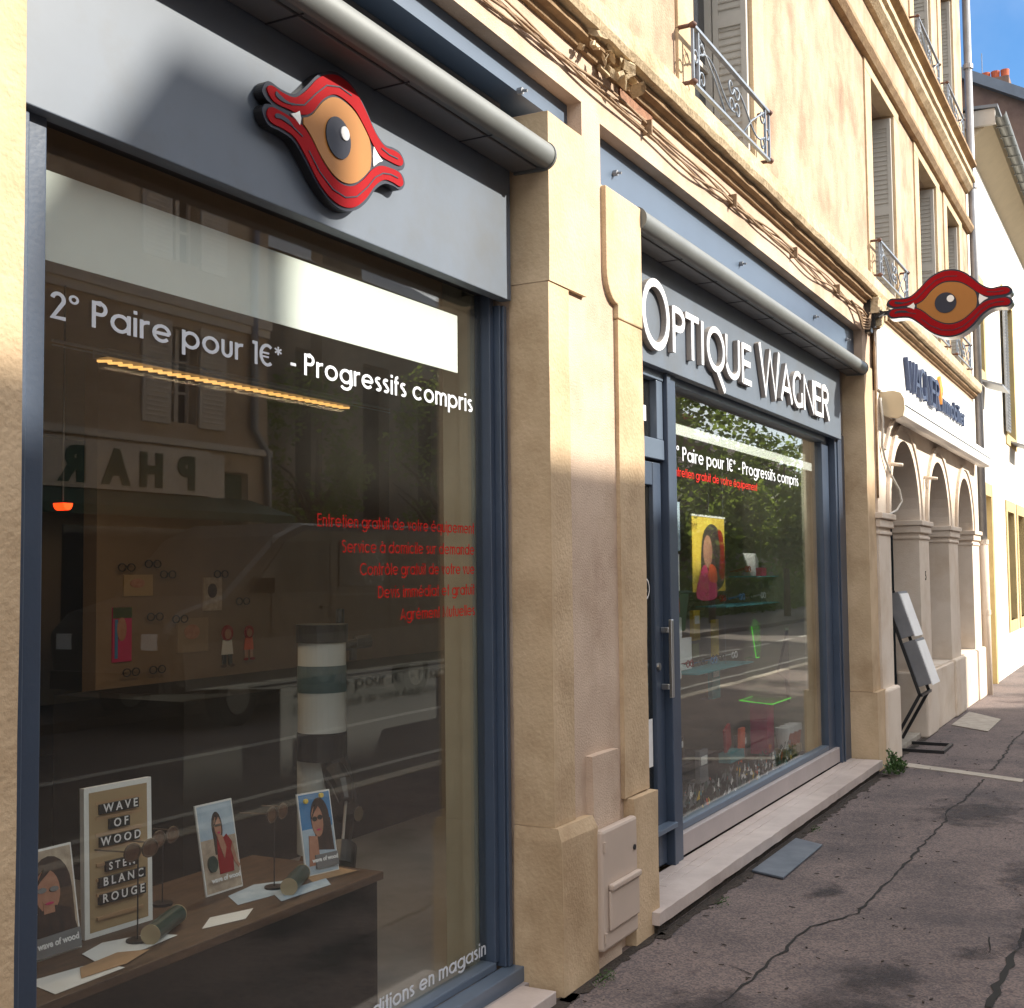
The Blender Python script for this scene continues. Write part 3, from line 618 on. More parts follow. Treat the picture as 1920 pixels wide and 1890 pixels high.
fonttext('5', 0.13, lambda u, v, w_: (12.55+u, -0.031-w_*1, 1.50+v), 0.004, 'house_number', 'winDark', bl)

# ================================================================== SHOP 1
def shopwindow(name, label, x0, x1, z0, z1, yg, posts, rails, zfloor):
    t = thing(name, label, 'shop window', ((x0+x1)/2, yg, zfloor))
    return t
s1 = thing('shop_window', 'large left shop window in blue grey frame showing a telescope and framed letter board', 'shop window', (3.0, 0.2, 0.1))
fm = MB()
fm.box(1.70, 1.966, .165, .26, .10, 2.72); fm.box(1.70, 1.90, .145, .1645, .10, 2.665)
fm.build('frame_post', 'frame', s1, bevel=0.004)
fm = MB(); fm.box(4.155, 4.185, .20, .27, .12, 2.72); fm.box(4.186, 4.236, .172, .27, .10, 2.66); fm.box(4.196, 4.222, .16, .1715, .10, 2.66); fm.build('frame_post', 'frame', s1, bevel=0.003)
fm = MB(); fm.box(1.967, 4.154, .195, .26, .095, .125); fm.box(1.80, 4.24, .120, .194, .04, .098); fm.build('bottom_rail', 'frame2', s1, bevel=0.004)
B(1.80, 4.24, .10, .30, 0.0, .039).build('sill', 'sillrail', s1)
B(1.967, 4.154, .20, .26, 2.70, 2.74).build('top_rail', 'dark', s1)
B(1.967, 4.16, .238, .244, .12, 2.71).build('glass', 'glass', s1)
B(1.99, 3.985, .2475, .250, 2.368, 2.588).build('white_film_band', 'film', s1)
tx = MB(); walltext(tx, '2° Paire pour 1€* - Progressifs compris', .135, 2.043, 4.078, 2.2265, .068, .2378); tx.build('offer_lettering', 'wtext', s1)
tx = MB()
for t_, zz, xl in (('Entretien gratuit de votre équipement', 1.757, 3.094), ('Service à domicile sur demande', 1.676, 3.224), ('Contrôle gratuit de votre vue', 1.602, 3.324), ('Devis immédiat et gratuit', 1.524, 3.429), ('Agrément Mutuelles', 1.445, 3.565)):
    walltext(tx, t_, .105, xl, 4.082, zz, .041, .2378, sp=.13)
tx.build('service_lettering', 'redw', s1)
tx = MB(); walltext(tx, 'conditions en magasin', .13, 3.22, 4.145, .152, .052, .2378); tx.build('footnote_lettering', 'wtext', s1)
mt = MB(); X = 1.7
for i in range(6): mt.box(X, X+.408, -.05, .098, -.02, .05); X += .412
mt.build('marble_threshold', 'marble', bevel=0.004, label='short pale tiled threshold below the left shop window', cat='threshold')

def fascia(name, label, x0, x1, z0, z1, y=.13):
    t = thing(name, label, 'shop sign', ((x0+x1)/2, y, z0))
    p = MB(); p.box(x0, x1, y, y+.05, z0, z1); p.build('sign_board', 'panel', t, bevel=0.003)
    return t
f1 = fascia('sign_panel', 'plain blue grey fascia board behind the red and brown eye above left window', 1.775, 4.205, 2.675, 3.42)
B(1.775, 4.24, .181, .30, 2.72, 2.76).build('soffit', 'dark', f1)

# ---- awning cassettes
def awning(name, label, x0, x1, zc, ynose, yback, matl='alu'):
    t = thing(name, label, 'awning', ((x0+x1)/2, yback, zc))
    R = .054; prof = [(ynose+R+R*math.cos(a), zc+R*math.sin(a)) for a in [math.radians(90+i*180/14) for i in range(15)]]
    prof = [(yback, zc+R)]+prof+[(yback, zc-R)]
    n = len(prof); nose = MB(); ns = MB()
    nose.yz([(ynose+R+.02, zc+R-.004)]+[(ynose+R+R*math.cos(a), zc+R*math.sin(a)) for a in [math.radians(90+i*165/40) for i in range(41)]]+[(ynose+R+.02, zc-R+.012)], x0, x1)
    nose.build('front_bar', matl, t, smooth=False, bevel=0.002)
    cs = MB(); cs.box(x0+.01, x1-.01, ynose+R+.022, yback, zc-R+.004, zc+R-.012); cs.build('cassette', 'aludk', t, bevel=.004)
    k = x0+.6
    while k < x1-.2: B(k, k+.006, ynose+R*.9, yback, zc-R+.001, zc-R+.0035).build('joint', 'dark', t); k += .55
    pr = [(ynose+R+(R+.004)*math.cos(a), zc+(R+.004)*math.sin(a)) for a in [math.radians(90+i*180/14) for i in range(15)]]
    
    for xa, xb in ((x1, x1+.012), (x0-.012, x0)): MB().yz([(yback, zc+R)]+pr+[(yback, zc-R)], xa, xb).build('end_cap', matl, t)
    return t
awning('awning_cassette', 'folded grey awning box above the left window with the eye', 1.0, 4.225, 3.240, -.060, .125)
awning('awning_cassette', 'folded grey awning box above the raised white shop name', 5.215, 10.01, 3.240, -.050, .125)
# lintel bands above
for x0, x1, z0, z1, lab, bolts in ((1.3, 4.607, 3.40, 3.585, 'recessed blue grey lintel band over the left awning box', (1.9, 3.0, 4.16)), (4.803, 10.045, 3.295, 3.556, 'recessed blue grey lintel band over the shop name awning box', (5.10, 7.0, 8.75, 9.75))):
    t = thing('lintel_band', lab, 'lintel', ((x0+x1)/2, .07, z0))
    p = MB(); p.box(x0, x1, .066, .30, (3.487 if x1 < 5 else 3.335), z1); p.build('metal_band', 'panel2', t)
    B(x0+.5 if x1 < 5 else x0+.42, x1-.38 if x1 < 5 else x1-.01, .182, .30, 3.0, (3.485 if x1 < 5 else 3.333)).build('backing', 'aludk', t)
    for bx in bolts:
        q = MB(); zc = (3.49 if x1 < 5 else 3.435); q.tube([(bx, .066, zc), (bx, .045, zc)], .014, 6); q.tube([(bx, .045, zc), (bx, .025, zc-.004)], .006, 6); q.build('bolt', 'zincgrey', t)

# ---- eye signs
def catmull(P, n=7):
    out = []; m = len(P)
    for i in range(m):
        p0, p1, p2, p3 = P[i-1], P[i], P[(i+1) % m], P[(i+2) % m]
        for k in range(n):
            t = k/n
            out.append(tuple(0.5*((2*p1[j])+(-p0[j]+p2[j])*t+(2*p0[j]-5*p1[j]+4*p2[j]-p3[j])*t*t+(-p0[j]+3*p1[j]-3*p2[j]+p3[j])*t**3) for j in (0, 1)))
    return out
EO = [(-1.0,.075),(-.93,.165),(-.78,.155),(-.62,.17),(-.48,.27),(-.30,.44),(-.12,.535),(.05,.55),(.22,.50),(.38,.38),(.52,.24),(.66,.165),(.80,.175),(.92,.165),(.99,.09),(.955,.02),(.88,-.005),
      (.955,-.03),(.99,-.10),(.92,-.175),(.80,-.17),(.66,-.19),(.52,-.28),(.38,-.43),(.22,-.54),(.05,-.585),(-.12,-.565),(-.30,-.47),(-.48,-.31),(-.62,-.205),(-.78,-.18),(-.93,-.175),(-1.0,-.09),(-.965,-.025),(-.89,-.005),(-.965,.02)]
def inset(P, d):
    n = len(P); out = []
    for i in range(n):
        a, b, c = P[i-1], P[i], P[(i+1) % n]; dx, dy = c[0]-a[0], c[1]-a[1]; l = math.hypot(dx, dy) or 1
        out.append((b[0]+dy/l*d, b[1]-dx/l*d))
    return out
LIDU = [(-.955,.09),(-.90,.138),(-.76,.128),(-.61,.145),(-.47,.245),(-.30,.412),(-.115,.507),(.05,.522),(.215,.475),(.365,.36),(.51,.215),(.655,.14),(.79,.148),(.90,.14),(.952,.09),(.90,.038),
        (.72,.030),(.59,.040),(.47,.105),(.35,.215),(.21,.315),(.05,.355),(-.10,.345),(-.25,.25),(-.39,.10),(-.52,.035),(-.68,.022),(-.87,.022)]
LIDL = [(-.955,-.10),(-.90,-.03),(-.70,-.030),(-.54,-.045),(-.41,-.115),(-.26,-.255),(-.10,-.35),(.05,-.375),(.20,-.335),(.33,-.245),(.46,-.125),(.58,-.055),(.72,-.030),(.89,-.028),(.952,-.10),(.90,-.150),
        (.78,-.145),(.645,-.160),(.50,-.255),(.36,-.405),(.21,-.513),(.05,-.558),(-.12,-.540),(-.30,-.447),(-.47,-.287),(-.61,-.180),(-.76,-.155),(-.90,-.152)]
def eye(root, tf, thick, faces=('front',), side='black', shiny=False):
    """tf(u,v,off): off = distance in front of the body's front face (0) ; body goes back by thick"""
    O = catmull(EO, 4); n = len(O)
    bd = MB(); bd.prism(O, lambda u, v: tf(u, v, -.004), lambda u, v: tf(u, v, -thick+.004)); bd.build('sign_body', side, root)
    for fc in faces:
        F = (lambda u, v, o: tf(u, v, o)) if fc == 'front' else (lambda u, v, o: tf(u, v, -thick-o))
        def lay(poly, o, name, m, par=root): mb = MB(); mb.prism(poly, lambda u, v: F(u, v, o), lambda u, v: F(u, v, o-.0035)); return mb.build(name, m, par)
        face = lay(O, .0, 'face_plate', 'slate')
        lay(catmull(LIDU, 4), .004, 'upper_eyelid', 'red'); lay(catmull(LIDL, 4), .004, 'lower_eyelid', 'red')
        gr = MB()
        for L_ in ([(-.84,.10),(-.74,.075),(-.66,.07),(-.50,.12),(-.34,.27),(-.2,.385),(-.02,.435),(.15,.42)], [(.60,.105),(.72,.085),(.86,.09)], [(-.84,-.075),(-.74,-.09),(-.66,-.10),(-.52,-.14)], [(-.44,-.23),(-.30,-.36),(-.12,-.455),(.06,-.475),(.22,-.425),(.38,-.30),(.50,-.18),(.62,-.11),(.74,-.085),(.86,-.085)],):
            strokes(gr, [L_], .011, lambda u, v, o: F(u, v, o), .0045, .0015)
        for pc in ([(-.85,.11),(-.80,.085),(-.70,.075),(-.62,.09),(-.70,.06),(-.80,.055),(-.86,.075)], [(-.86,-.07),(-.80,-.055),(-.70,-.065),(-.64,-.10),(-.72,-.095),(-.80,-.09),(-.86,-.10)]):
            gr.prism(catmull(pc, 3), lambda u, v: F(u, v, .0065), lambda u, v: F(u, v, .0045))
        gr.build('lid_line', 'slate', root)
        # iris clipped by the lids
        ir = []
        for i in range(64):
            a = 2*PI*i/64; u = -.03+.475*math.cos(a); v = -.01+.42*math.sin(a)
            ir.append((u, v))
        def lid(P, u, up_):   # inner lid edge at u
            best = 9.0
            for (p, q_) in zip(P, P[1:]+P[:1]):
                if min(p[0], q_[0]) <= u <= max(p[0], q_[0]) and abs(p[0]-q_[0]) > 1e-9:
                    zz = p[1]+(q_[1]-p[1])*(u-p[0])/(q_[0]-p[0]); best = min(best, abs(zz))
            return best
        U_, L_2 = catmull(LIDU, 4), catmull(LIDL, 4)
        ir = [(u, max(min(v, lid(U_, u, 1)-.022), -(lid(L_2, u, 0)-.022))) for u, v in ir]
        lay(ir, .004, 'iris', 'iris')
        lay([(-.045+.172*math.cos(2*PI*i/32), -.005+.172*math.sin(2*PI*i/32)) for i in range(32)], .008, 'pupil', 'slate')
        lay([(.035+.058*math.cos(2*PI*i/20), .055+.058*math.sin(2*PI*i/20)) for i in range(20)], .012, 'highlight', 'signwhite')
        lay([(-.665,-.005),(-.60,.025),(-.555,.055),(-.535,.0),(-.55,-.06),(-.60,-.03)], .0042, 'eye_white', 'signwhite'); lay([(.62,.0),(.55,.035),(.485,.085),(.47,.0),(.48,-.09),(.55,-.035)], .0043, 'eye_white', 'signwhite')
e1 = thing('eye_sign', 'red and brown eye sign mounted on the blue grey board above the left window', 'shop sign', (3.02, .1, 2.7))
eye(e1, lambda u, v, o: (3.018+u*.368, .092-o, 2.944+v*.372), .036)
e2 = thing('eye_sign', 'red and brown eye sign sticking out over the pavement on a black bracket', 'shop sign', (10.2, -.6, 3.3))
cxe, cye, cze = 10.22, -.655, 3.745
eye(e2, lambda u, v, o: (cxe-o, cye-u*.485, cze+v*.485+.0*u), .14, ('front', 'back'), 'chrome')
bm_ = MB(); bm_.box(10.17, 10.25, -.05, -.0, 3.56, 3.86); bm_.box(10.245, 10.275, -.22, -.03, 3.70, 3.735); bm_.box(10.19, 10.24, -.08, -.05, 3.60, 3.80)
bm_.yz([(-.06, 3.66), (-.16, 3.71), (-.16, 3.72), (-.06, 3.76)], 10.20, 10.235); bm_.build('bracket', 'black', e2)

# ================================================================== SHOP 2
f2 = fascia('sign_panel', 'blue grey fascia board carrying the raised white shop name', 5.215, 9.80, 2.645, 3.40)
B(5.215, 10.04, .181, .34, 2.70, 2.74).build('soffit', 'dark', f2)
def capg(w):
    h = w/2; A = arc; g = {}
    g['O'] = [A(.5, .5, .5-h, 0, 360, 28, .5-h*.6)]
    g['P'] = [[(h, 0), (h, 1)], [(h, 1-h*.6), (.45, 1-h*.6)]+A(.45, .74, .55-h, 90, -90, 10, .26-h*.6)+[(h, .48+h*.6)]]
    g['T'] = [[(.5, 0), (.5, 1)], [(0, 1-h*.6), (1, 1-h*.6)]]
    g['I'] = [[(.5, 0), (.5, 1)]]
    g['Q'] = [A(.5, .5, .5-h, 0, 360, 28, .5-h*.6), [(.52, .05), (.97, -.42)]]
    g['U'] = [[(h, 1), (h, .30)]+A(.5, .32, .5-h, 180, 360, 14, .32-h*.5)+[(1-h, 1)]]
    g['E'] = [[(h, 0), (h, 1)], [(h, 1-h*.6), (1, 1-h*.6)], [(h, .52), (.9, .52)], [(h, h*.6), (1, h*.6)]]
    g['W'] = [[(.02, 1), (.28, .03), (.52, .92), (.76, .03), (.98, 1)]]
    g['A'] = [[(.02, 0), (.48, .97), (.98, 0)], [(.22, .34), (.78, .34)]]
    g['G'] = [A(.54, .5, .54-h, 55, 290, 22, .5-h*.6)+[(1-h, .10), (1-h, .45)]]
    g['N'] = [[(h, 0), (h, .97), (1-h, .03), (1-h, 1)]]
    g['R'] = [[(h, 0), (h, 1)], [(h, 1-h*.6), (.45, 1-h*.6)]+A(.45, .74, .50-h, 90, -90, 10, .26-h*.6)+[(h, .48+h*.6)], [(.45, .5), (.98, 0)]]
    return g
LX = [(5.51,5.885,1),(5.93,6.115,0),(6.13,6.335,0),(6.35,6.44,0),(6.47,6.785,0),(6.80,7.07,0),(7.11,7.30,0),(7.475,7.94,1),(7.965,8.24,0),(8.26,8.52,0),(8.55,8.83,0),(8.85,9.045,0),(9.075,9.29,0)]
for ch, (a, b, big) in zip('OPTIQUEWAGNER', LX):
    W_ = b-a; z0, z1 = ((2.722, 3.065) if ch == 'O' else (2.722, 3.045)) if big else (2.742, 2.985)
    th = .034 if not big else .040
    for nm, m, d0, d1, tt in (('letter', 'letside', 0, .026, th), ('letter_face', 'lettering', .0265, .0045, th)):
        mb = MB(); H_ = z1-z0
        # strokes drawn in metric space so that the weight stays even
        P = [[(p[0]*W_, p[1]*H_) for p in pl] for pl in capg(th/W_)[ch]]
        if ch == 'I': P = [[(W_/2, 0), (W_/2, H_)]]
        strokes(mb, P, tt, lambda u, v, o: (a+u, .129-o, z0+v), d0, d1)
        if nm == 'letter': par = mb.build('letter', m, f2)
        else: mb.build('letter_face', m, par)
s2 = thing('shop_window', 'right shop window with display shelves beside the glazed door', 'shop window', (7.8, .25, .1))
fm = MB(); fm.box(6.05, 6.145, .17, .28, .10, 2.70); fm.box(5.995, 6.048, .16, .26, .10, 2.70); fm.build('frame_post', 'frame', s2, bevel=0.004)
fm = MB(); fm.box(9.50, 9.72, .215, .30, .22, 2.70); fm.box(9.721, 10.04, .165, .30, .04, 2.70); fm.box(9.78, 9.80, .155, .1645, .10, 2.68); fm.build('frame_post', 'frame', s2, bevel=0.004)
fm = MB(); fm.box(6.146, 9.50, .19, .27, 2.605, 2.70); fm.build('top_rail', 'frame2', s2, bevel=.003)
fm = MB(); fm.box(6.146, 9.50, .215, .28, .225, .262); fm.build('bottom_rail', 'frame2', s2, bevel=.004)
B(6.0, 9.72, .185, .30, .11, .223).build('sill', 'sillrail', s2, bevel=.004)
B(6.146, 9.505, .244, .25, .262, 2.605).build('glass', 'glass', s2)
B(6.24, 9.33, .2535, .256, 2.365, 2.425).build('white_film_band', 'film', s2)
tx = MB(); walltext(tx, '2° Paire pour 1€* - Progressifs compris', .125, 6.27, 8.89, 2.222, .078, .2438); tx.build('offer_lettering', 'wtext', s2)
tx = MB(); walltext(tx, 'Entretien gratuit de votre équipement', .11, 6.27, 7.85, 2.13, .05, .2438); tx.build('service_lettering', 'redw', s2)
# papers and decals stuck on the left edge and along the bottom of the glass
for (a, b, z0, z1, m) in ((6.26, 6.40, 1.72, 1.99, 'skyprint'), (6.26, 6.38, 1.50, 1.70, 'paper'), (6.27, 6.40, 1.16, 1.30, 'paper'), (6.27, 6.38, 1.02, 1.14, 'paper')):
    B(a, b, .252, .2535, z0, z1).build('notice', m, s2)
B(6.265, 6.37, .252, .2535, 1.38, 1.46).build('red_sticker', 'redw', s2)
r = random.Random(21)
for nm, m, zmax, n in (('border_decal', 'greyprint', .42, 90), ('border_decal', 'paper', .38, 40), ('border_decal', 'yellow', .40, 16), ('border_decal', 'teal', .40, 16), ('border_decal', 'green', .42, 120), ('border_decal', 'orange', .44, 14)):
    mb = MB()
    for i in range(n):
        x = r.uniform(6.3, 8.6); z = r.uniform(.27, zmax); q = r.uniform(.010, .032); k = r.uniform(0, PI); e = r.uniform(.25, .8)
        yy = .2505+.0004*r.random()+{'greyprint': 0, 'paper': .0006, 'yellow': .0012, 'teal': .0018, 'green': .0024, 'orange': .003}[m]
        wob = r.uniform(0, 6); pts = [(x+q*(1+.35*math.sin(3*a+wob))*(math.cos(a)*math.cos(k)-e*math.sin(a)*math.sin(k)), z+q*(1+.35*math.sin(3*a+wob))*(math.cos(a)*math.sin(k)+e*math.sin(a)*math.cos(k))) for a in [2*PI*j/14 for j in range(14)]]
        mb.add([(px, yy, max(pz, .264)) for px, pz in pts], [tuple(range(14))])
    mb.build(nm, m, s2)
# door
dr = thing('shop_door', 'blue grey glazed shop door with long steel handle beside the stone pilaster', 'door', (5.7, .22, .1))
fm = MB(); fm.box(5.22, 5.32, .17, .28, .10, 2.70); fm.box(5.321, 5.994, .18, .28, 2.60, 2.70); fm.box(5.321, 5.994, .18, .28, 2.185, 2.29); fm.box(5.905, 5.993, .185, .28, 2.291, 2.599); fm.build('door_frame', 'frame2', dr, bevel=.004)
fm = MB(); fm.box(5.33, 5.43, .20, .25, .115, 2.17); fm.box(5.87, 5.985, .20, .25, .115, 2.17); fm.box(5.431, 5.869, .2015, .2485, 2.05, 2.17); fm.build('door_leaf', 'frame', dr, bevel=.004)
fm = MB(); fm.box(5.431, 5.869, .2015, .2485, .115, .50); fm.build('kick_panel', 'frame', dr, bevel=.003)
B(5.321, 5.99, .14, .199, .30, .325).build('weather_bar', 'frame2', dr, bevel=.003)
B(5.431, 5.87, .222, .228, .50, 2.05).build('glass', 'dglass', dr)
B(5.33, 5.905, .222, .228, 2.29, 2.60).build('transom_glass', 'dglass', dr)
hd = MB(); hd.box(5.935, 5.965, .135, .155, .96, 1.36); hd.box(5.94, 5.96, .155, .20, 1.00, 1.03); hd.box(5.94, 5.96, .155, .20, 1.29, 1.32); hd.build('handle', 'chrome', dr, bevel=.004)
lk = MB(); lk.tube([(5.90, .20, 1.12), (5.90, .19, 1.12)], .02, 12); lk.build('lock', 'chrome', dr)
B(5.60, 5.86, .2195, .2210, .62, .86).build('door_notice', 'paper', dr); B(5.80, 5.84, .2195, .2210, 2.38, 2.46).build('transom_notice', 'paper', dr)
stk = MB(); A_ = arc(5.80, 1.52, .055, 0, 360, 24); B_ = arc(5.80, 1.52, .046, 0, 360, 24)
stk.add([(p[0], .2210, p[1]) for p in A_]+[(p[0], .2210, p[1]) for p in B_], [(i, i+1, 25+i+1, 25+i) for i in range(24)]); stk.build('round_sticker', 'paper', dr)
fonttext('6', .075, lambda u, v, w_: (5.80+u, .2205-w_, 1.494+v), .0005, 'sticker_number', 'paper', dr)
# marble step: two rows of tiles and a front slab
ms = thing('marble_step', 'long pale marble step below the door and right shop window', 'step', (7.5, 0, 0))
t1 = MB(); x = 5.13
while x < 9.95: x2 = min(x+.33, 9.98); t1.box(x+.002, x2, .115, .184, .03, .102); x = x2
t1.build('tile_row', 'marble', ms, bevel=.003)
t2 = MB(); x = 5.13
while x < 9.95: x2 = min(x+.45, 9.98); t2.box(x+.002, x2, .052, .112, .03, .102); x = x2
t2.build('tile_row', 'marble', ms, bevel=.003)
slab = rough(B(5.135, 9.99, -.085, .049, .045, .102), .09, .004, 31, 9); slab.build('front_slab', 'marble', ms)
rough(B(5.16, 9.96, -.06, .30, 0, .042), .1, .008, 33, 7).build('step_base', 'soil', ms)
# meter box on the pier
mb_ = thing('meter_box', 'pale plastic meter box on the pier foot between the two shops', 'meter box', (4.73, -.06, .08))
q = MB(); q.box(4.555, 4.92, -.075, -.036, .085, .565); q.build('box', 'meter', mb_, bevel=.012)
q = MB(); q.box(4.60, 4.905, -.10, -.076, .32, .345); q.box(4.60, 4.905, -.088, -.076, .16, .319); q.build('lower_cover', 'meter', mb_, bevel=.006)
q = MB(); q.tube([(4.88, -.0755, .44), (4.88, -.080, .44)], .012, 12); q.build('lock', 'black', mb_)
for zz in (.14, .50): B(4.558, 4.572, -.083, -.0755, zz-.02, zz+.02).build('hinge', 'meter', mb_)

# ================================================================== WAGNER SIGN + AWNING, PIPES, RAILINGS, CABLES
ws = thing('sign_panel', 'white fascia sign with navy raised letters above the white arches', 'shop sign', (13.4, -.05, 3.1))
B(10.38, 16.34, -.055, -.031, 3.115, 3.705).build('sign_board', 'signwhite', ws, bevel=.004)
wl = [(11.55,11.93),(11.95,12.22),(12.24,12.53),(12.56,12.84),(12.87,13.10),(13.13,13.38)]
for ch, (a, b) in zip('WAGNER', wl):
    W_ = b-a; H_ = .29; mb = MB(); P = [[(p[0]*W_, p[1]*H_) for p in pl] for pl in capg(.035/W_)[ch]]
    strokes(mb, P, .036, lambda u, v, o: (a+u, -.0555-o, 3.27+v), 0, .04); mb.build('letter', 'navy', ws)
tx = MB(); st_, tot = text_strokes('immobilier', .15); k = (15.28-13.6)/tot
strokes(tx, st_, .15, lambda u, v, o: (13.6+u*k, -.0555-o, 3.29+v*.20), 0, .03); tx.build('small_lettering', 'navy', ws)
MB().xz(catmull([(13.50,3.50),(13.44,3.60),(13.55,3.66),(13.62,3.58),(13.70,3.52),(13.60,3.42),(13.58,3.36)], 4), -.085, -.0555).build('flame_logo', 'flame', ws)
aw3 = thing('awning_cassette', 'white folded awning box under the white sign on the arcade', 'awning', (13.3, -.1, 2.95))
pf = [(-.032, 2.94), (-.032, 3.10), (-.14, 3.105), (-.20, 3.085), (-.225, 3.04), (-.23, 2.96), (-.215, 2.90), (-.17, 2.885), (-.08, 2.90)]
MB().yz(pf, 10.55, 16.45).build('cassette', 'signwhite', aw3, bevel=.004)
MB().yz([(y*1.03, 3.0+(z-3.0)*1.08) for y, z in pf], 10.53, 10.549).build('end_cap', 'soffit', aw3, bevel=.004)
B(10.6, 16.4, -.2335, -.2305, 2.985, 2.993).build('joint', 'dark', aw3)
arm = MB(); arm.tube([(10.8, -.10, 2.90), (10.62, -.09, 2.80), (10.55, -.06, 2.62)], .018, 8); arm.build('arm', 'white', aw3)
for xx, lab in ((10.80, 'white peg bracket at the left of the first arch'), (12.62, 'white peg bracket between the first and second arch')):
    q = MB(); q.tube([(xx, -.03, 2.52), (xx, -.16, 2.50)], .016, 8); q.tube([(xx, -.05, 2.52), (xx-.03, -.06, 2.40)], .012, 8); q.build('peg_bracket', 'white', label=lab, cat='bracket', smooth=True)
cb = MB(); cb.tube([(10.48, -.05, 3.05), (10.47, -.07, 2.85), (10.50, -.05, 2.65), (10.60, -.05, 2.55), (10.80, -.06, 2.42), (10.93, -.10, 2.30), (10.98, -.11, 2.2), (10.9, -.08, 2.12), (10.7, -.06, 2.08), (10.5, -.04, 2.03)], .010, 7)
cb.build('white_cable', 'shutter', label='loose pale cable hanging over the left capital of the first arch', cat='cable', smooth=True)
dp = thing('drain_pipe', 'grey drain pipe with cream lower length between the building and the white house', 'drain pipe', (16.7, -.1, 0))
q = MB(); q.tube([(16.72, -.07, 9.6), (16.72, -.07, 1.95)], .05, 14); q.build('upper_pipe', 'zincgrey', dp, smooth=True)
q = MB(); q.tube([(16.72, -.07, 1.95), (16.72, -.07, .0)], .058, 14); q.build('lower_pipe', 'white', dp, smooth=True)
for zz in (1.95, 1.05, 3.0, 5.0, 6.6, 8.2):
    q = MB(); q.tube([(16.72, -.07, zz-.03), (16.72, -.07, zz+.03)], .066, 14); q.build('collar', 'zincgrey' if zz > 2 else 'white', dp)
# cables under the cornice
r = random.Random(9)
for k in range(4):
    pts = []; x = -1.0
    while x <= 10.12:
        sag = .018*math.sin(x*2.4+k*1.3)+.012*math.sin(x*5.1+k*2)
        pts.append((x, -.014-.010*(k % 2), 3.725-.017*k+sag)); x += .12
    pts += [(10.20, -.03, 3.69-.015*k), (10.32, -.03, 3.71+.01*k)]
    mb = MB(); mb.tube(pts, .0045+.0015*(k % 2), 6); mb.build('facade_cable', 'cable', smooth=True, label=['topmost thin cable of the bundle under the cornice', 'second cable of the bundle under the cornice', 'third cable of the bundle under the cornice', 'lowest sagging cable of the bundle under the cornice'][k], cat='cable', group='cables strung under the cornice')
mb = MB()
for k in range(5): mb.tube([(9.55+.05*k, -.035, 3.70-.01*k), (9.85, -.05, 3.62-.022*k), (10.05, -.06, 3.64-.02*k), (10.22, -.05, 3.74)], .008, 6)
mb.build('cable_loop', 'cable', smooth=True, label='tangle of dusty cables looping down beside the projecting sign bracket', cat='cable')
lump = MB()
for i in range(14):
    c = Vector((10.38+r.uniform(-.14, .2), -.05+r.uniform(-.03, .02), 3.80+r.uniform(-.14, .12))); q = r.uniform(.03, .07); lump.obox(c, (q, 0, .01), (0, q*.6, 0), (.01, 0, q))
rough(lump, .03, .015, 7, 18).build('mortar_lump', 'cornice', bl)
for xx in (5.3, 6.6, 7.9, 9.1): B(xx, xx+.012, -.048, 0, 3.665, 3.735).build('cable_clip', 'cable', bl)
q = MB(); q.tube([(10.40, -.03, 3.56), (10.36, -.035, 3.4), (10.37, -.035, 3.1), (10.36, -.035, 2.9), (10.365, -.03, 2.2)], .011, 6)
q.build('facade_cable', 'cable', smooth=True, label='dark cable running down beside the white sign edge', cat='cable')

def railing(x0, x1, z0, label):
    t = thing('balcony_railing', label, 'railing', ((x0+x1)/2, -.08, z0), 'wrought iron window railings')
    H = .31; y = -.085; b = MB()
    b.box(x0, x1, y-.012, y+.012, z0+H-.012, z0+H+.004); b.box(x0, x1, y-.010, y+.010, z0, z0+.014)
    for xx in (x0+.005, x0+.085, x1-.085, x1-.005): b.box(xx-.007, xx+.007, y-.007, y+.007, z0+.014, z0+H-.012)
    b.build('frame', 'railing', t)
    s = MB()
    def curve(P): s.tube([(px, y, pz) for px, pz in P], .0055, 5)
    def spiral(cx, cz, r, a0, turns, flip=1):
        return [(cx+flip*r*(1-.62*i/18)*math.cos(a0+turns*2*PI*i/18), cz+r*(1-.62*i/18)*math.sin(a0+turns*2*PI*i/18)) for i in range(19)]
    L_ = x0+.10; R_ = x1-.10; W_ = R_-L_; xm = (L_+R_)/2
    for sg, X0 in ((1, L_), (-1, R_)):
        curve(spiral(X0+sg*.045, z0+.235, .045, PI, 1.0, sg)); curve(spiral(X0+sg*.045, z0+.065, .045, PI, -1.0, sg))
        curve([(X0+sg*t*W_/2, z0+.15+.075*math.sin(t*PI*1.5+.4)*(1 if sg > 0 else -1)) for t in [i/20 for i in range(21)]])
        curve([(X0+sg*.01, z0+.27), (X0+sg*W_*.22, z0+.14), (X0+sg*W_*.36, z0+.02)])
    for a, b_ in ((1, 1), (-1, 1), (1, -1), (-1, -1)): curve(spiral(xm+a*.055, z0+.155+b_*.055, .05, PI if a > 0 else 0, .95*b_*a, 1))
    for xx in (x0+.045, x1-.045): curve(arc(xx, z0+.155, .032, 0, 360, 14))
    s.build('scrollwork', 'railing', t, smooth=True)
    for xx in (x0, x1):
        for zz in (z0+.007, z0+H-.006): k = MB(); k.tube([(xx, -.0, zz), (xx, y, zz)], .011, 6); k.tube([(xx, y-.025, zz), (xx, y-.01, zz+.0), (xx, y+.012, zz)], [.006, .02, .013], 8); k.build('bracket', 'rust', t, smooth=True)
    return t
railing(5.79, 7.16, 4.075, 'wrought iron railing at the nearest first floor window above the shop name')
railing(10.42, 11.72, 4.075, 'wrought iron railing at the first floor window beside the projecting eye sign')
railing(12.85, 14.2, 4.075, 'wrought iron railing at the first floor window behind the projecting eye sign')
railing(14.75, 15.95, 4.075, 'wrought iron railing at the first floor window nearest the drain pipe')
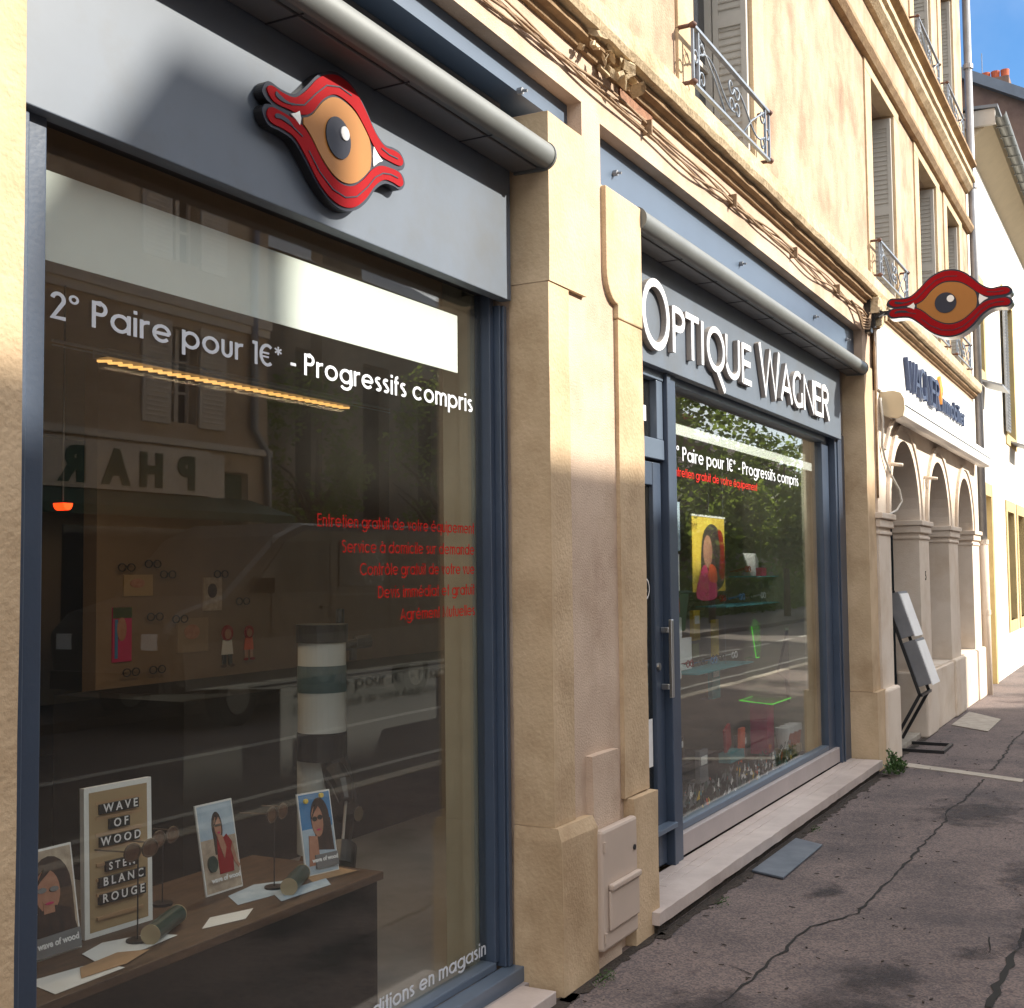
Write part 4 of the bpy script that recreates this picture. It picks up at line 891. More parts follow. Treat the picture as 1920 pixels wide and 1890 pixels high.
railing(12.72, 14.10, 6.95, 'wrought iron railing at the left of two second floor windows near the drain pipe')
railing(14.66, 16.0, 6.95, 'wrought iron railing at the second floor window nearest the drain pipe')

# zig-zag brochure stand in the first arch
bs = thing('brochure_stand', 'black zigzag brochure stand with two tilted paper trays in the first arch', 'stand', (11.5, 0, 0))
xz = 11.5
top, elb, foot = (.125, 1.40), (-.165, .50), (.10, .02)
fr = MB()
for a, b in ((xz-.25, xz-.23), (xz+.22, xz+.24)):
    for (p, q_) in ((top, elb), (elb, foot)):
        c = Vector(((a+b)/2, (p[0]+q_[0])/2, (p[1]+q_[1])/2)); d = Vector((0, q_[0]-p[0], q_[1]-p[1])); n_ = Vector((0, -d.z, d.y)).normalized()
        fr.obox(c, ((b-a)/2, 0, 0), n_*.014, d/2+d.normalized()*.01)
fr.box(xz-.25, xz+.24, -.19, -.165, .485, .51)
fr.box(xz-.27, xz-.24, -.36, .12, .0, .028); fr.box(xz+.23, xz+.26, -.36, .12, .0, .028); fr.box(xz-.239, xz+.229, -.36, -.33, .0, .028); fr.box(xz-.239, xz+.229, .09, .12, .0, .028)
fr.build('zigzag_frame', 'black', bs, bevel=.002)
for (t0, t1) in ((.03, .46), (.50, .93)):
    d = Vector((0, elb[0]-top[0], elb[1]-top[1])); n_ = Vector((0, -d.z, d.y)).normalized()
    if n_.y > 0: n_ = -n_
    p0 = Vector((xz, top[0], top[1]))+d*t0; p1 = Vector((xz, top[0], top[1]))+d*t1; c = (p0+p1)/2
    q = MB(); q.obox(c+n_*.06, (.215, 0, 0), n_*.06, (p1-p0)/2); tr_ = q.build('tray', 'greyprint', bs, bevel=.003)
    q = MB(); q.obox(c+n_*.125+d*.02, (.19, 0, 0), n_*.004, (p1-p0)/2*.98); q.build('brochure', 'paper', tr_)
q = MB(); q.box(xz-.16, xz-.02, .10, .16, 1.38, 1.47); q.build('card_holder', 'skyprint', bs)

# ================================================================== WHITE HOUSE AND FAR GABLE
hs = thing('white_house', 'sunlit white house with ochre window surrounds and deep cream eaves', 'house', (22, 3, 0))
HW = [(20.75, 22.0, 3.75, 5.95), (17.35, 18.1, 4.35, 5.5), (20.35, 21.3, .80, 2.50), (21.9, 22.9, .80, 2.5), (17.30, 18.35, 0, 2.62)]
q = MB(); wallgrid(q, 16.86, 30, 0, 7.28, HW, 0.02, .3); q.build('wall', 'housewhite', hs)
B(16.86, 17.1, .3, 8, 0, 7.6).build('side_wall', 'housewhite', hs)
for i, (a, b, c, d) in enumerate(HW):
    g = B(a+.03, b-.03, .18, .2, c, d).build('door' if i == 4 else 'window', 'winDark' if i != 4 else 'oppshut', hs)
    s = MB(); e = .17
    s.box(a-e, a+.002, .0, .15, max(c-.17, 0), d+e); s.box(b-.002, b+e, .0, .15, max(c-.17, 0), d+e); s.box(a, b, .001, .15, d-.002, d+e)
    if c > .1: s.box(a, b, .001, .15, c-.17, c)
    s.build('surround', 'ochre', g)
    if i == 0:
        for (p, q_) in ((a-.42, a-.02),):
            sh_ = MB(); sh_.box(p, q_, -.05, -.02, c, d)
            z = c+.05
            while z < d-.05: sh_.obox(((p+q_)/2, -.055, z), ((q_-p)/2-.03, 0, 0), (0, .004, .008), (0, .006, -.01)); z += .05
            sh_.build('shutter', 'zincgrey', g)
for (x, z, lab) in ((17.7, 4.05, 'small'), (21.5, 3.55, 'wide')):
    q = MB(); q.prism([(x-.35, 0), (x+.5, 0), (x+.5, -.30), (x-.35, -.30)], lambda u, v: (u, v, z+.12+v*.35), lambda u, v: (u, v, z+.09+v*.35)); q.build('window_ledge', 'zincgrey', hs)
ev = MB(); ev.yz([(.02, 7.26), (-.06, 7.33), (-.30, 7.53), (-.33, 7.60), (.3, 7.66), (.3, 7.28)], 17.0, 30); ev.build('eave_soffit', 'soffit', hs)
B(16.93, 16.99, -.36, .3, 7.46, 7.67).build('eave_end', 'shutter', hs)
g_ = MB(); n = 10; P = [(-.42+.075*math.cos(a), 7.61+.075*math.sin(a)) for a in [math.radians(180+i*18) for i in range(11)]]; P2 = [(-.42+.068*math.cos(a), 7.61+.068*math.sin(a)) for a in [math.radians(360-i*18) for i in range(11)]]
g_.yz(P+P2, 16.95, 30)
x = 17.3
while x < 30: g_.box(x, x+.02, -.50, -.33, 7.525, 7.54); x += .45
g_.build('gutter', 'alu', hs)
MB().add([(16.9, -.40, 7.67), (30, -.40, 7.67), (30, 3.6, 7.9), (16.9, 3.6, 7.9), (16.9, -.40, 7.71), (30, -.40, 7.71), (30, 3.6, 7.94), (16.9, 3.6, 7.94)], [(0,1,2,3),(4,5,6,7),(0,1,5,4),(0,3,7,4),(2,3,7,6),(1,2,6,5)]).build('roof', 'roofslate', hs)
fg = thing('gabled_house', 'tall mauve rendered house with slate roof and terracotta chimney pots beyond the white house', 'house', (34, 3, 0))
FX = 34.0
q = MB(); q.yz([(-.3, 0), (-.3, 13.3), (.66, 13.86), (4.0, 15.75), (7.5, 13.7), (7.5, 0)], FX, FX+8); q.build('wall', 'gable', fg)
q = MB()
q.yz([(-.6, 13.36), (.66, 14.10), (4.0, 16.02), (4.0, 15.72), (.66, 13.80), (-.6, 13.06)], FX-.25, FX+8.2); q.yz([(4.001, 16.02), (7.8, 13.85), (7.8, 13.55), (4.001, 15.72)], FX-.25, FX+8.2); q.build('roof', 'roofslate', fg)
B(FX+.3, FX+1.1, 1.05, 3.2, 13.9, 14.72).build('chimney', 'gable', fg)
for yy in (2.4, 5.0):
    for zz in (2.0, 5.6, 9.2):
        g = B(FX-.02, FX-.003, yy, yy+1.0, zz, zz+1.7).build('window', 'winDark', fg); B(FX-.06, FX-.021, yy-.08, yy+1.08, zz-.1, zz-.01).build('sill', 'kerb', g)
for yy in (1.18, 1.42, 1.66, 1.95): MB().tube([(FX+.7, yy, 14.60), (FX+.7, yy, 15.02)], [.085, .115], 12).build('chimney_pot', 'terracotta', fg)
MB().tube([(FX+.7, 1.75, 14.9), (FX+.7, 1.75, 15.6)], .012, 5).build('aerial', 'zincgrey', fg)

# ================================================================== OPPOSITE SIDE OF THE STREET (seen in the glass, and it shades the shops)
op = thing('pharmacy_building', 'beige building with pale shutters and a green pharmacy front reflected in the left window', 'building', (5, -12, 0))
OY = -10.0
OW = []
for c in (-8.6, -5.2, -1.8, 1.9, 5.6, 9.5, 13.45):
    for z0, z1 in ((3.86, 5.28), (6.25, 7.75)): OW.append((c-.27 if c == 13.45 else c-.5, c+.27 if c == 13.45 else c+.5, z0, z1))
OW += [(14.33, 14.88, 0, 3.2)]
q = MB(); wallgrid(q, -14, 15.35, 0, 8.62, OW, OY, OY-.3); q.build('wall', 'opp', op)
B(15.05, 15.35, OY-8, OY-.3, 0, 8.6).build('side_wall', 'opp', op); B(-14, -13.7, OY-8, OY-.3, 0, 8.6).build('side_wall', 'opp', op)
q = MB(); q.yz([(OY+.25, 8.62), (OY+.3, 8.74), (OY-4.4, 11.95), (OY-8.5, 9.1), (OY-8.4, 9.0)], -14.2, 15.5); q.build('roof', 'rooft', op)
q = MB(); q.box(-14, 15.36, OY, OY+.10, 5.55, 5.70); q.box(-14, 15.36, OY, OY+.06, 5.30+.12, 5.549); q.box(-14, 15.36, OY, OY+.10, 3.50, 3.60); q.build('string_course', 'oppshut', op)
for i, (a, b, c, d) in enumerate(OW[:-1]):
    g = B(a, b, OY-.2, OY-.18, c, d).build('window', 'winDark', op)
    q = MB(); xm = (a+b)/2; q.box(xm-.04, xm+.04, OY-.18, OY-.14, c, d); q.box(a, a+.05, OY-.18, OY-.14, c, d); q.box(b-.05, b, OY-.18, OY-.14, c, d)
    for k in (1, 2): q.box(a, b, OY-.178, OY-.15, c+(d-c)*k/3-.02, c+(d-c)*k/3+.02)
    q.build('frame', 'oppshut', g)
    for (p, r_) in ((a-.60, a-.03), (b+.03, b+.60)):
        q = MB(); q.box(p, r_, OY+.02, OY+.05, c-.05, d+.05); z = c+.05
        while z < d-.05: q.obox(((p+r_)/2, OY+.058, z), ((r_-p)/2-.06, 0, 0), (0, .004, .010), (0, .006, -.012)); z += .07
        q.build('shutter', 'oppshut', g)
q = MB(); q.tube([(14.95, OY+.08, 9.0), (14.95, OY+.08, 3.9), (15.25, OY+.08, 3.55), (15.25, OY+.08, 0)], .06, 8); q.build('drain_pipe', 'zincgrey', op, smooth=True)
ph = MB(); ph.box(2.0, 13.95, OY, OY+.08, 2.80, 3.46); ph.build('sign_board', 'oppshut', op)
xx = 13.62
for ch, wd in zip('PHARMACIE', (.42, .46, .52, .46, .62, .52, .46, .16, .42)):
    fonttext(ch, .62, lambda u, v, w_, xx=xx: (xx-u*1.0, OY+.085+w_, 2.90+v), .02, 'sign_letter', 'pharm', op, sx=1.05, bold=.035, center=False)
    xx -= wd+.24
q = MB(); q.yz([(OY, 2.80), (OY+.9, 2.52), (OY+.9, 2.40), (OY+.85, 2.40), (OY, 2.62)], 2.0, 14.9); q.build('green_awning', 'pharm', op)
B(14.36, 14.85, OY-.15, OY-.1, 0, 3.18).build('green_door', 'pharm', op)
for i in range(4): B(2.5+i*2.9, 5.0+i*2.9, OY+.01, OY+.04, .5, 2.3).build('shop_pane', 'winDark', op)
B(13.98, 14.30, OY+.01, OY+.05, 2.5, 3.44).build('white_panel', 'oppshut', op)
for cx, w_, zt_ in ((8.70, .70, 11.3),):
    q = MB(); q.box(cx-w_/2, cx+w_/2, OY-2.6, OY-1.9, 9.0, zt_); q.build('chimney', 'oppb', op)
b2 = thing('church_building', 'dark stone building with arched windows behind the trees reflected in the left window', 'building', (29, -20, 0))
q = MB(); wallgrid(q, 19.0, 36, 0, 10.4, [(20.5+3.2*i, 21.9+3.2*i, 3.0, 8.0) for i in range(5)], -18.5, -18.9); q.build('wall', 'oppb', b2)
B(19.05, 35.95, -19.3, -19.2, 0, 10.3).build('pane', 'winDark', b2)
q = MB(); q.yz([(-18.2, 10.4), (-22, 12.6), (-26, 10.4)], 18.8, 36.2); q.build('roof', 'roofslate', b2)
B(27.6, 29.5, -18.49, -18.1, 0, 11.2).build('buttress', 'oppb', b2)
b3 = thing('added_shade_block', 'unseen tall block added behind the pharmacy building to shade the arcade', 'building', (26, -30, 0))  # out of view, added only to cast shade on the facade opposite
B(22.5, 29.0, -34, -28, 0, 21.4).build('wall', 'oppb', b3); 
q = MB(); q.yz([(-27.8, 21.4), (-31, 22.6), (-34.3, 21.4)], 22.3, 29.2); q.build('roof', 'roofslate', b3)
q = MB()
for i in range(3):
    for j in range(6): q.box(23.2+i*2, 24.2+i*2, -28.0, -27.97, 1.5+j*3.3, 3.4+j*3.3)
q.build('window', 'winDark', b3)

for i, (a, b, h) in enumerate(((38, 50, 7.0), (50.3, 64, 7.8), (64.3, 82, 7.2), (82.3, 110, 8.2))):
    hh = thing('row_house', ['first', 'second', 'third', 'last'][i]+' low house behind the row of trees reflected in the right window', 'house', ((a+b)/2, -15, 0), 'row of houses behind the trees')
    k = int((b-a)/3); WH = [(a+1+j*3, a+2+j*3, z, z+1.6) for j in range(k) for z in (1.0, 4.2)]
    q = MB(); wallgrid(q, a, b, 0, h-1.2, WH, -14, -14.3); q.build('wall', 'oppb', hh)
    B(a, b, -14.4, -14.35, 0, h-1.3).build('pane', 'winDark', hh)
    q = MB(); q.yz([(-13.7, h-1.3), (-17, h+.4), (-20, h-1.3)], a-.2, b+.2); q.build('roof', 'rooft', hh)
    B(a+2, a+3, -16.8, -16.2, h-.6, h+1.0).build('chimney', 'terracotta', hh)
hd_ = MB(); rr_ = random.Random(77)
for i in range(9000):
    c = Vector((rr_.uniform(30, 90), -12.2+rr_.gauss(0, .35), abs(rr_.gauss(0, .8))*1.3)); a_ = Vector((rr_.gauss(0,1), rr_.gauss(0,1), rr_.gauss(0,1))).normalized()*.13; b_ = a_.orthogonal().normalized()*.09
    hd_.quad(c-a_, c-b_, c+a_, c+b_)
hd_.build('hedge', 'tree1', label='long green hedge behind the far pavement reflected in the right window', cat='hedge')
def tree(x, y, h, rad, seed, label, n=2600, crown0=.38):
    r = random.Random(seed); t = thing('street_tree', label, 'tree', (x, y, 0), 'trees across the street')
    tb = MB(); tb.tube([(x, y, 0), (x+.05, y, h*.3), (x-.05, y+.04, h*.55), (x, y, h*.8)], [.13, .10, .07, .02], 8)
    for i in range(7):
        a = r.uniform(0, 2*PI); z = h*r.uniform(.32, .6); tb.tube([(x, y, z), (x+rad*.4*math.cos(a), y+rad*.4*math.sin(a), z+h*.14), (x+rad*.75*math.cos(a), y+rad*.75*math.sin(a), z+h*.2)], [.05, .03, .01], 6)
    tb.build('trunk', 'bark', t, smooth=True)
    cl = [(x+rad*r.uniform(-.75, .75), y+rad*r.uniform(-.75, .75), h*(crown0+.1)+h*(.9-crown0)*r.random(), rad*r.uniform(.25, .5)) for _ in range(16)]
    f = MB()
    for i in range(n):
        c = cl[r.randrange(16)]; d = Vector((r.gauss(0,1), r.gauss(0,1), r.gauss(0,1))).normalized()*c[3]*r.random()**.4
        p = Vector(c[:3])+d; s = r.uniform(.035, .075)*(2.4 if n > 4000 else 1); a = Vector((r.gauss(0,1), r.gauss(0,1), r.gauss(0,.6))).normalized(); b = a.cross(Vector((r.gauss(0,1), r.gauss(0,1), r.gauss(0,1)))).normalized()
        f.quad(p-a*s, p-b*s*.6, p+a*s, p+b*s*.6)
    f.build('crown', 'tree1', t)
tree(17.2, -10.4, 5.0, 1.2, 1, 'young tree nearest the pharmacy corner across the street')
tree(20.4, -9.8, 5.6, 1.3, 2, 'young leafy tree before the arched stone building')
for i, (x, y, h, rd) in enumerate(((30, -10.5, 7.0, 2.4), (37, -10, 7.4, 2.6), (44, -9.5, 7.2, 2.6), (52, -9, 7.5, 3.0), (61, -8.5, 8, 3.2), (72, -9, 9, 4.0))):
    tree(x, y, h, rd, 10+i, ['first', 'second', 'third', 'fourth', 'fifth', 'last'][i]+' of the row of green trees reflected in the right window', 5200, .22)
# van parked across the street
vn = thing('parked_van', 'dark delivery van with paler lower body parked across the road, reflected in the left window', 'van', (13, -8, -.12))
VY = -7.0
prof = [(10.1, .30), (10.02, 1.0), (10.3, 1.22), (11.0, 1.38), (11.9, 2.1), (12.4, 2.28), (15.9, 2.32), (16.15, 2.1), (16.2, .34)]
q = MB(); q.xz(prof, VY-1.9, VY); q.build('body', 'silver', vn, bevel=.10)
q = MB(); q.xz([(10.3, .34), (10.25, .85), (16.15, .9), (16.15, .34)], VY, VY+.012); q.build('lower_panel', 'silver2', vn)
q = MB(); q.xz([(11.35, 1.4), (12.0, 2.02), (12.9, 2.06), (12.9, 1.4)], VY, VY+.014); q.build('side_window', 'winDark', vn)
B(13.0, 15.9, VY, VY+.012, 1.34, 1.37).build('side_moulding', 'silver2', vn)
for xx in (11.75, 12.95, 14.3): B(xx, xx+.018, VY+.0005, VY+.004, .5, 2.1).build('door_seam', 'dark', vn)
B(12.72, 12.86, VY+.001, VY+.05, 1.18, 1.22).build('door_handle', 'black', vn); B(11.55, 11.75, VY, VY+.22, 1.40, 1.58).build('wing_mirror', 'black', vn)
MB().xz([(13.15, 1.45), (13.15, 2.05), (14.15, 2.07), (14.15, 1.45)], VY+.0005, VY+.014).build('side_window', 'winDark', vn)
B(16.14, 16.22, VY-.30, VY-.1, 1.0, 1.5).build('tail_lamp', 'red', vn); B(10.0, 10.2, VY-1.8, VY-.1, .34, .55).build('bumper', 'black', vn)
for xw in (11.15, 15.0):
    for yw in (VY+.01, VY-1.66):
        q = MB(); q.tube([(xw, yw, .22), (xw, yw-.2, .22)], .34, 20); wv = q.build('wheel', 'tyre', vn)
        q = MB(); q.tube([(xw, yw+.012, .22), (xw, yw-.0, .22)], .20, 16); q.build('rim', 'alu', wv)
for yw in (VY-.28, VY-1.62): B(10.03, 10.09, yw-.12, yw+.12, .80, .98).build('headlight', 'paper', vn)
bn = thing('wheelie_bin', 'green wheeled bin across the street reflected in the right window', 'bin', (30.6, -8.9, 0))
q = MB(); q.add([(30.35,-9.1,.06),(30.85,-9.1,.06),(30.85,-8.65,.06),(30.35,-8.65,.06),(30.25,-9.15,1.05),(30.95,-9.15,1.05),(30.95,-8.55,1.05),(30.25,-8.55,1.05)], [(0,3,2,1),(4,5,6,7),(0,1,5,4),(1,2,6,5),(2,3,7,6),(3,0,4,7)]); q.build('body', 'binGreen', bn, bevel=.02)
B(30.22, 30.98, -9.2, -8.5, 1.055, 1.12).build('lid', 'binGreen', bn, bevel=.02)

# ================================================================== INTERIORS
it = thing('shop_interior', 'dim shop room seen through the glass behind the window displays', 'room', (6, 3, 0))
B(1.7, 10.1, .33, 6.5, -.06, .08).build('floor', 'ifloor', it)
B(1.7, 10.1, .33, 6.5, 2.85, 2.95).build('ceiling', 'iwall', it)
B(1.6, 1.7, .27, 6.5, 0, 2.85).build('side_wall', 'iwall', it); B(10.1, 10.2, .33, 6.5, 0, 2.85).build('side_wall', 'ibeige', it)
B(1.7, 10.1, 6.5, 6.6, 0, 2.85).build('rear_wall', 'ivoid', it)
B(4.79, 10.099, 3.0, 3.1, .08, 2.85).build('partition', 'iwall', it)
B(4.16, 5.15, .331, .42, .08, 2.85).build('pier_lining', 'ibeige', it)
B(4.135, 4.25, .275, .33, .10, 2.7).build('pier_lining', 'ibeige', it); B(9.3, 9.55, .33, .8, .08, 2.7).build('pier_lining', 'ibeige', it); B(9.551, 10.1, .31, .5, .08, 2.7).build('pier_lining', 'ibeige', it)
B(1.8, 4.9, 3.9, 4.1, .62, .72).build('red_rail', 'red', it)
# ceiling lamps
ll = thing('linear_lamp', 'ribbed warm linear lamp glowing under the ceiling behind the left window', 'lamp', (4.0, 1.35, 2.4))
q = MB(); x = 3.27
while x < 4.78: q.obox((x, 1.35, 2.408), (.0065, .004, 0), (.014, -.022, 0), (0, 0, .004)); x += .052
q.build('lamp_ribs', 'glow', ll); B(3.25, 4.80, 1.31, 1.39, 2.418, 2.45).build('housing', 'zincgrey', ll)
q = MB(); q.tube([(2.86, 1.16, 2.40), (4.9, 1.17, 2.40)], .006, 6); q.tube([(2.86, 1.16, 2.385), (4.9, 1.17, 2.385)], .003, 6); q.build('hanging_rail', 'zincgrey', label='thin pale rail hanging across the left shop room beside the linear lamp', cat='rail')
al = bpy.data.lights.new('linear_lamp_light', 'AREA'); al.shape = 'RECTANGLE'; al.size = 1.5; al.size_y = .06; al.energy = 4.2; al.color = (1.0, 0.72, 0.45)
ao = bpy.data.objects.new('linear_lamp_light', al); COL.objects.link(ao); ao.parent = ll; ao.location = (4.03-4.0, 0, 2.39-2.4)
rl = thing('pendant_lamp', 'small glowing orange red pendant lamp at the far left inside the shop', 'lamp', (3.66, 2.0, 1.9))
q = MB(); P = [(3.663+.026*math.cos(a), 1.92+.030*math.sin(a)) for a in [math.radians(180+i*15) for i in range(13)]]; q.xz(P, 1.97, 2.03); q.build('lamp_bowl', 'redglow', rl)
q = MB(); q.tube([(3.663, 2.0, 2.85), (3.663, 2.0, 1.93)], .004, 6); q.build('cord', 'dark', rl)
# table with the spectacle display
tb = thing('display_table', 'dark fronted display counter with brown wooden top in the left window', 'table', (2.8, .6, .08))
B(1.72, 3.60, .335, .92, .545, .572).build('table_top', 'wood', tb, bevel=.003); B(1.73, 3.58, .35, .90, .08, .544).build('counter_front', 'counter', tb)
ZT = .5725
def card(name, label, cat, x0, x1, y0, y1, h, lean, frame, layers, text=None, zt=ZT, thick=.006, group=None):
    """upright card: bottom edge from (x0,y0) to (x1,y1), leaning back by lean at the top; layers: (part name, material, polygon in 0..1)"""
    A0 = Vector((x0, y0, zt)); U_ = Vector((x1-x0, y1-y0, 0)); n_ = Vector((U_.y, -U_.x, 0)).normalized(); V_ = Vector((0, 0, h))-n_*lean; N = U_.cross(V_).normalized()
    if N.dot(n_) < 0: N = -N
    F = lambda u, v, o: A0+U_*u+V_*v+N*o
    t = thing(name, label, cat, tuple(A0+U_*.5), group); q = MB()
    q.prism([(0,0),(1,0),(1,1),(0,1)], lambda u, v: F(u, v, 0), lambda u, v: F(u, v, -thick)); q.build('backing', frame, t)
    for i, (nm, m, poly) in enumerate(layers):
        q = MB(); q.prism(poly, lambda u, v: F(u, v, .0008*(i+1)), lambda u, v: F(u, v, .0002)); q.build(nm, m, t)
    for (txt, size, u, v, m, bold, rot) in (text or []):
        Un = U_.normalized(); Vn = V_.normalized(); base = F(u, v, .0008*(len(layers)+2)); c_, s_ = math.cos(rot), math.sin(rot)
        fonttext(txt, size, lambda a, b, w_: base+Un*(a*c_-b*s_)+Vn*(a*s_+b*c_)+N*w_, .0005, 'lettering', m, t, bold=bold)
    return t
R4 = lambda a, b, c, d: [(a, c), (b, c), (b, d), (a, d)]
def ell(cx, cy, rx, ry, n=20): return [(cx+rx*math.cos(2*PI*i/n), cy+ry*math.sin(2*PI*i/n)) for i in range(n)]
lay = [('felt', 'felt', R4(.07, .93, .035, .965))]
for i, v in enumerate((.885, .785, .675, .575, .475, .375, .275, .12)): lay.append(('ledge', 'kraft', R4(.16, .84, v-.012, v+.010)))
for (a, b, v) in ((.20, .78, .815), (.34, .64, .705), (.20, .78, .595), (.28, .74, .425), (.18, .86, .325), (.18, .86, .215)): lay.append(('letter_strip', 'black', R4(a, b, v-.005, v+.062)))
card('letter_board', 'white framed felt letter board reading wave of wood on the display counter', 'letter board', 2.548, 2.792, .645, .625, .425, .012, 'signwhite', lay,
     [('W A V E', .034, .49, .823, 'lettering', .0006, 0), ('O F', .034, .49, .713, 'lettering', .0006, 0), ('W O O D', .034, .49, .603, 'lettering', .0006, 0), ('S T E N', .030, .5, .432, 'lettering', .0005, 0), ('B L A N C', .034, .52, .333, 'lettering', .0006, 0), ('R O U G E', .034, .52, .223, 'lettering', .0006, 0)], thick=.018)
wave = lambda: [('wave_print', 'greyprint', R4(.05, .95, .04, .10))]
card('picture_card', 'card at the far left showing a woman with pale glasses and dark clothes', 'picture card', 2.335, 2.50, .61, .605, .285, .05, 'paper',
     [('background_print', 'sand', R4(.03, .97, .02, .98)), ('hair_print', 'hair', ell(.5, .62, .42, .30)), ('hair_print', 'wood', R4(.62, .92, .25, .6)), ('face_print', 'skin', ell(.42, .60, .25, .20)), ('dress_print', 'hair', [(.05, .18), (.95, .18), (.85, .40), (.55, .46), (.3, .44), (.05, .38)]), ('neck_print', 'skin', R4(.30, .52, .40, .52)), ('glasses_print', 'greyprint', ell(.30, .62, .09, .025)), ('glasses_print', 'greyprint', ell(.54, .61, .09, .025)), ('lips_print', 'pink', ell(0.420, 0.490, 0.087, .012)), ('hair_strand_print', 'hair', [(0.157, 0.640), (0.370, 0.810), (0.495, 0.790), (0.282, 0.710)]), ('footer_print', 'greyprint', R4(.03, .97, .02, .20))],
     [('wave of wood', .024, .5, .10, 'lettering', .0008, .0)], group='wave of wood picture cards')
card('picture_card', 'card in the middle showing a woman in a red dress on a beach', 'picture card', 3.06, 3.225, .655, .645, .285, .055, 'paper',
     [('background_print', 'skyprint', R4(.03, .97, .45, .98)), ('beach_print', 'sand', R4(.03, .97, .02, .60)), ('hair_print', 'hair', ell(.50, .72, .14, .17)), ('hair_print', 'hair', R4(.37, .50, .42, .75)), ('dress_print', 'red', [(.42, .20), (.80, .20), (.84, .52), (.72, .62), (.55, .56), (.45, .62), (.42, .45)]), ('arm_print', 'skin', [(.84, .52), (.92, .30), (.98, .25), (.94, .22), (.84, .30), (.78, .44)]), ('face_print', 'skin', ell(.50, .72, .09, .12)), ('neck_print', 'skin', [(.45, .62), (.58, .62), (.66, .48), (.58, .36), (.5, .5)]), ('glasses_print', 'hair', R4(.42, .58, .725, .75)), ('lips_print', 'pink', ell(0.500, 0.654, 0.032, .012)), ('hair_strand_print', 'hair', [(0.405, 0.744), (0.482, 0.846), (0.527, 0.834), (0.451, 0.786)]), ('bag_print', 'green', ell(.24, .33, .12, .09))],
     [('wave of wood', .0225, .52, .13, 'lettering', .0008, .0)], group='wave of wood picture cards')
card('picture_card', 'card on the right showing a smiling dark haired woman under a blue sky', 'picture card', 3.405, 3.545, .52, .485, .275, .055, 'paper',
     [('background_print', 'blueprint', R4(.03, .97, .50, .98)), ('terrace_print', 'skyprint', R4(.03, .97, .02, .56)), ('hair_print', 'hair', ell(.60, .68, .28, .24)), ('hair_print', 'hair', [(.40, .30), (.92, .26), (.90, .66), (.40, .66)]), ('shirt_print', 'skin', [(.12, .12), (.45, .12), (.45, .46), (.20, .48)]), ('face_print', 'skin', ell(.50, .64, .17, .19)), ('glasses_print', 'black', ell(.42, .67, .075, .03)), ('glasses_print', 'black', ell(.58, .68, .075, .03)), ('lips_print', 'pink', ell(0.500, 0.535, 0.059, .012)), ('hair_strand_print', 'hair', [(0.322, 0.678), (0.466, 0.840), (0.551, 0.821), (0.406, 0.745)]), ('lamp_print', 'yellow', ell(.22, .90, .06, .03)), ('lamp_print', 'yellow', ell(.70, .94, .06, .03)), ('footer_print', 'greyprint', R4(.30, .97, .08, .24))],
     [('wave of wood', .0195, .56, .16, 'lettering', .0008, .0)], group='wave of wood picture cards')
def glasses_stand(x, y, h, label, ang=0.0):
    t = thing('glasses_stand', label, 'display stand', (x, y, ZT), 'sunglasses on thin black stands')
    q = MB(); q.tube([(x, y, ZT), (x, y, ZT+.008)], .032, 16); q.build('base', 'black', t)
    q = MB(); q.tube([(x, y, ZT), (x, y, ZT+h)], .0022, 6); q.build('rod', 'black', t)
    fr_ = MB(); ln = MB(); c, s = math.cos(ang), math.sin(ang)
    for sg in (-1, 1):
        pts = [(x+c*(sg*.034+.030*math.cos(a)), y-.012+s*(sg*.034+.030*math.cos(a)), ZT+h+.012+.024*math.sin(a)) for a in [2*PI*i/18 for i in range(18)]]
        fr_.tube(pts, .0032, 5, closed=True); ln.add(pts, [tuple(range(18))])
        fr_.tube([(x+c*sg*.064, y-.012+s*sg*.064, ZT+h+.02), (x+c*sg*.066-.0*s, y+.10+s*sg*.06, ZT+h+.015)], .0025, 5)
    fr_.tube([(x-c*.006, y-.012, ZT+h+.018), (x+c*.006, y-.012, ZT+h+.018)], .003, 5)
    g = fr_.build('sunglasses', 'wood', t); ln.build('lens', 'brownglass', g)
glasses_stand(2.605, .50, .245, 'sunglasses on a thin stand in front of the letter board')
glasses_stand(3.245, .53, .235, 'sunglasses on a thin stand between the middle and right picture cards', .15)
glasses_stand(2.93, .72, .20, 'clear glasses on a brown stand just left of the middle picture card', .1)
for (xa, xb, y, lab) in ((2.60, 2.79, .465, 'dark green tube with cream end lying before the letter board'), (3.19, 3.36, .445, 'dark green tube with cream end lying before the right picture card')):
    t = thing('spectacle_tube', lab, 'tube', ((xa+xb)/2, y, ZT), 'dark green spectacle tubes'); q = MB(); q.tube([(xa, y-.02, ZT+.029), (xb, y+.06, ZT+.029)], .027, 18); q.build('tube_body', 'green', t, smooth=False)
    q = MB(); q.tube([(xa-.003, y-.0215, ZT+.029), (xa, y-.02, ZT+.029)], .028, 18); q.tube([(xb, y+.06, ZT+.029), (xb+.003, y+.0615, ZT+.029)], .028, 18); q.build('end_cap', 'cork', t)
def sheet(name, label, pts, m, z=.0012, tags='paper'):
    q = MB(); q.xy(pts, ZT+z-.0008, ZT+z); return q.build(name, m, label=label, cat=tags)
sheet('paper_sheet', 'white paper sheet at the left front corner of the counter', [(2.19,.36),(2.42,.36),(2.42,.46),(2.22,.50)], 'paper', .0015)
sheet('kraft_envelope', 'brown kraft envelope lying open on the white sheet', [(2.30,.39),(2.44,.375),(2.56,.41),(2.50,.47),(2.36,.46)], 'kraft', .004, 'envelope')
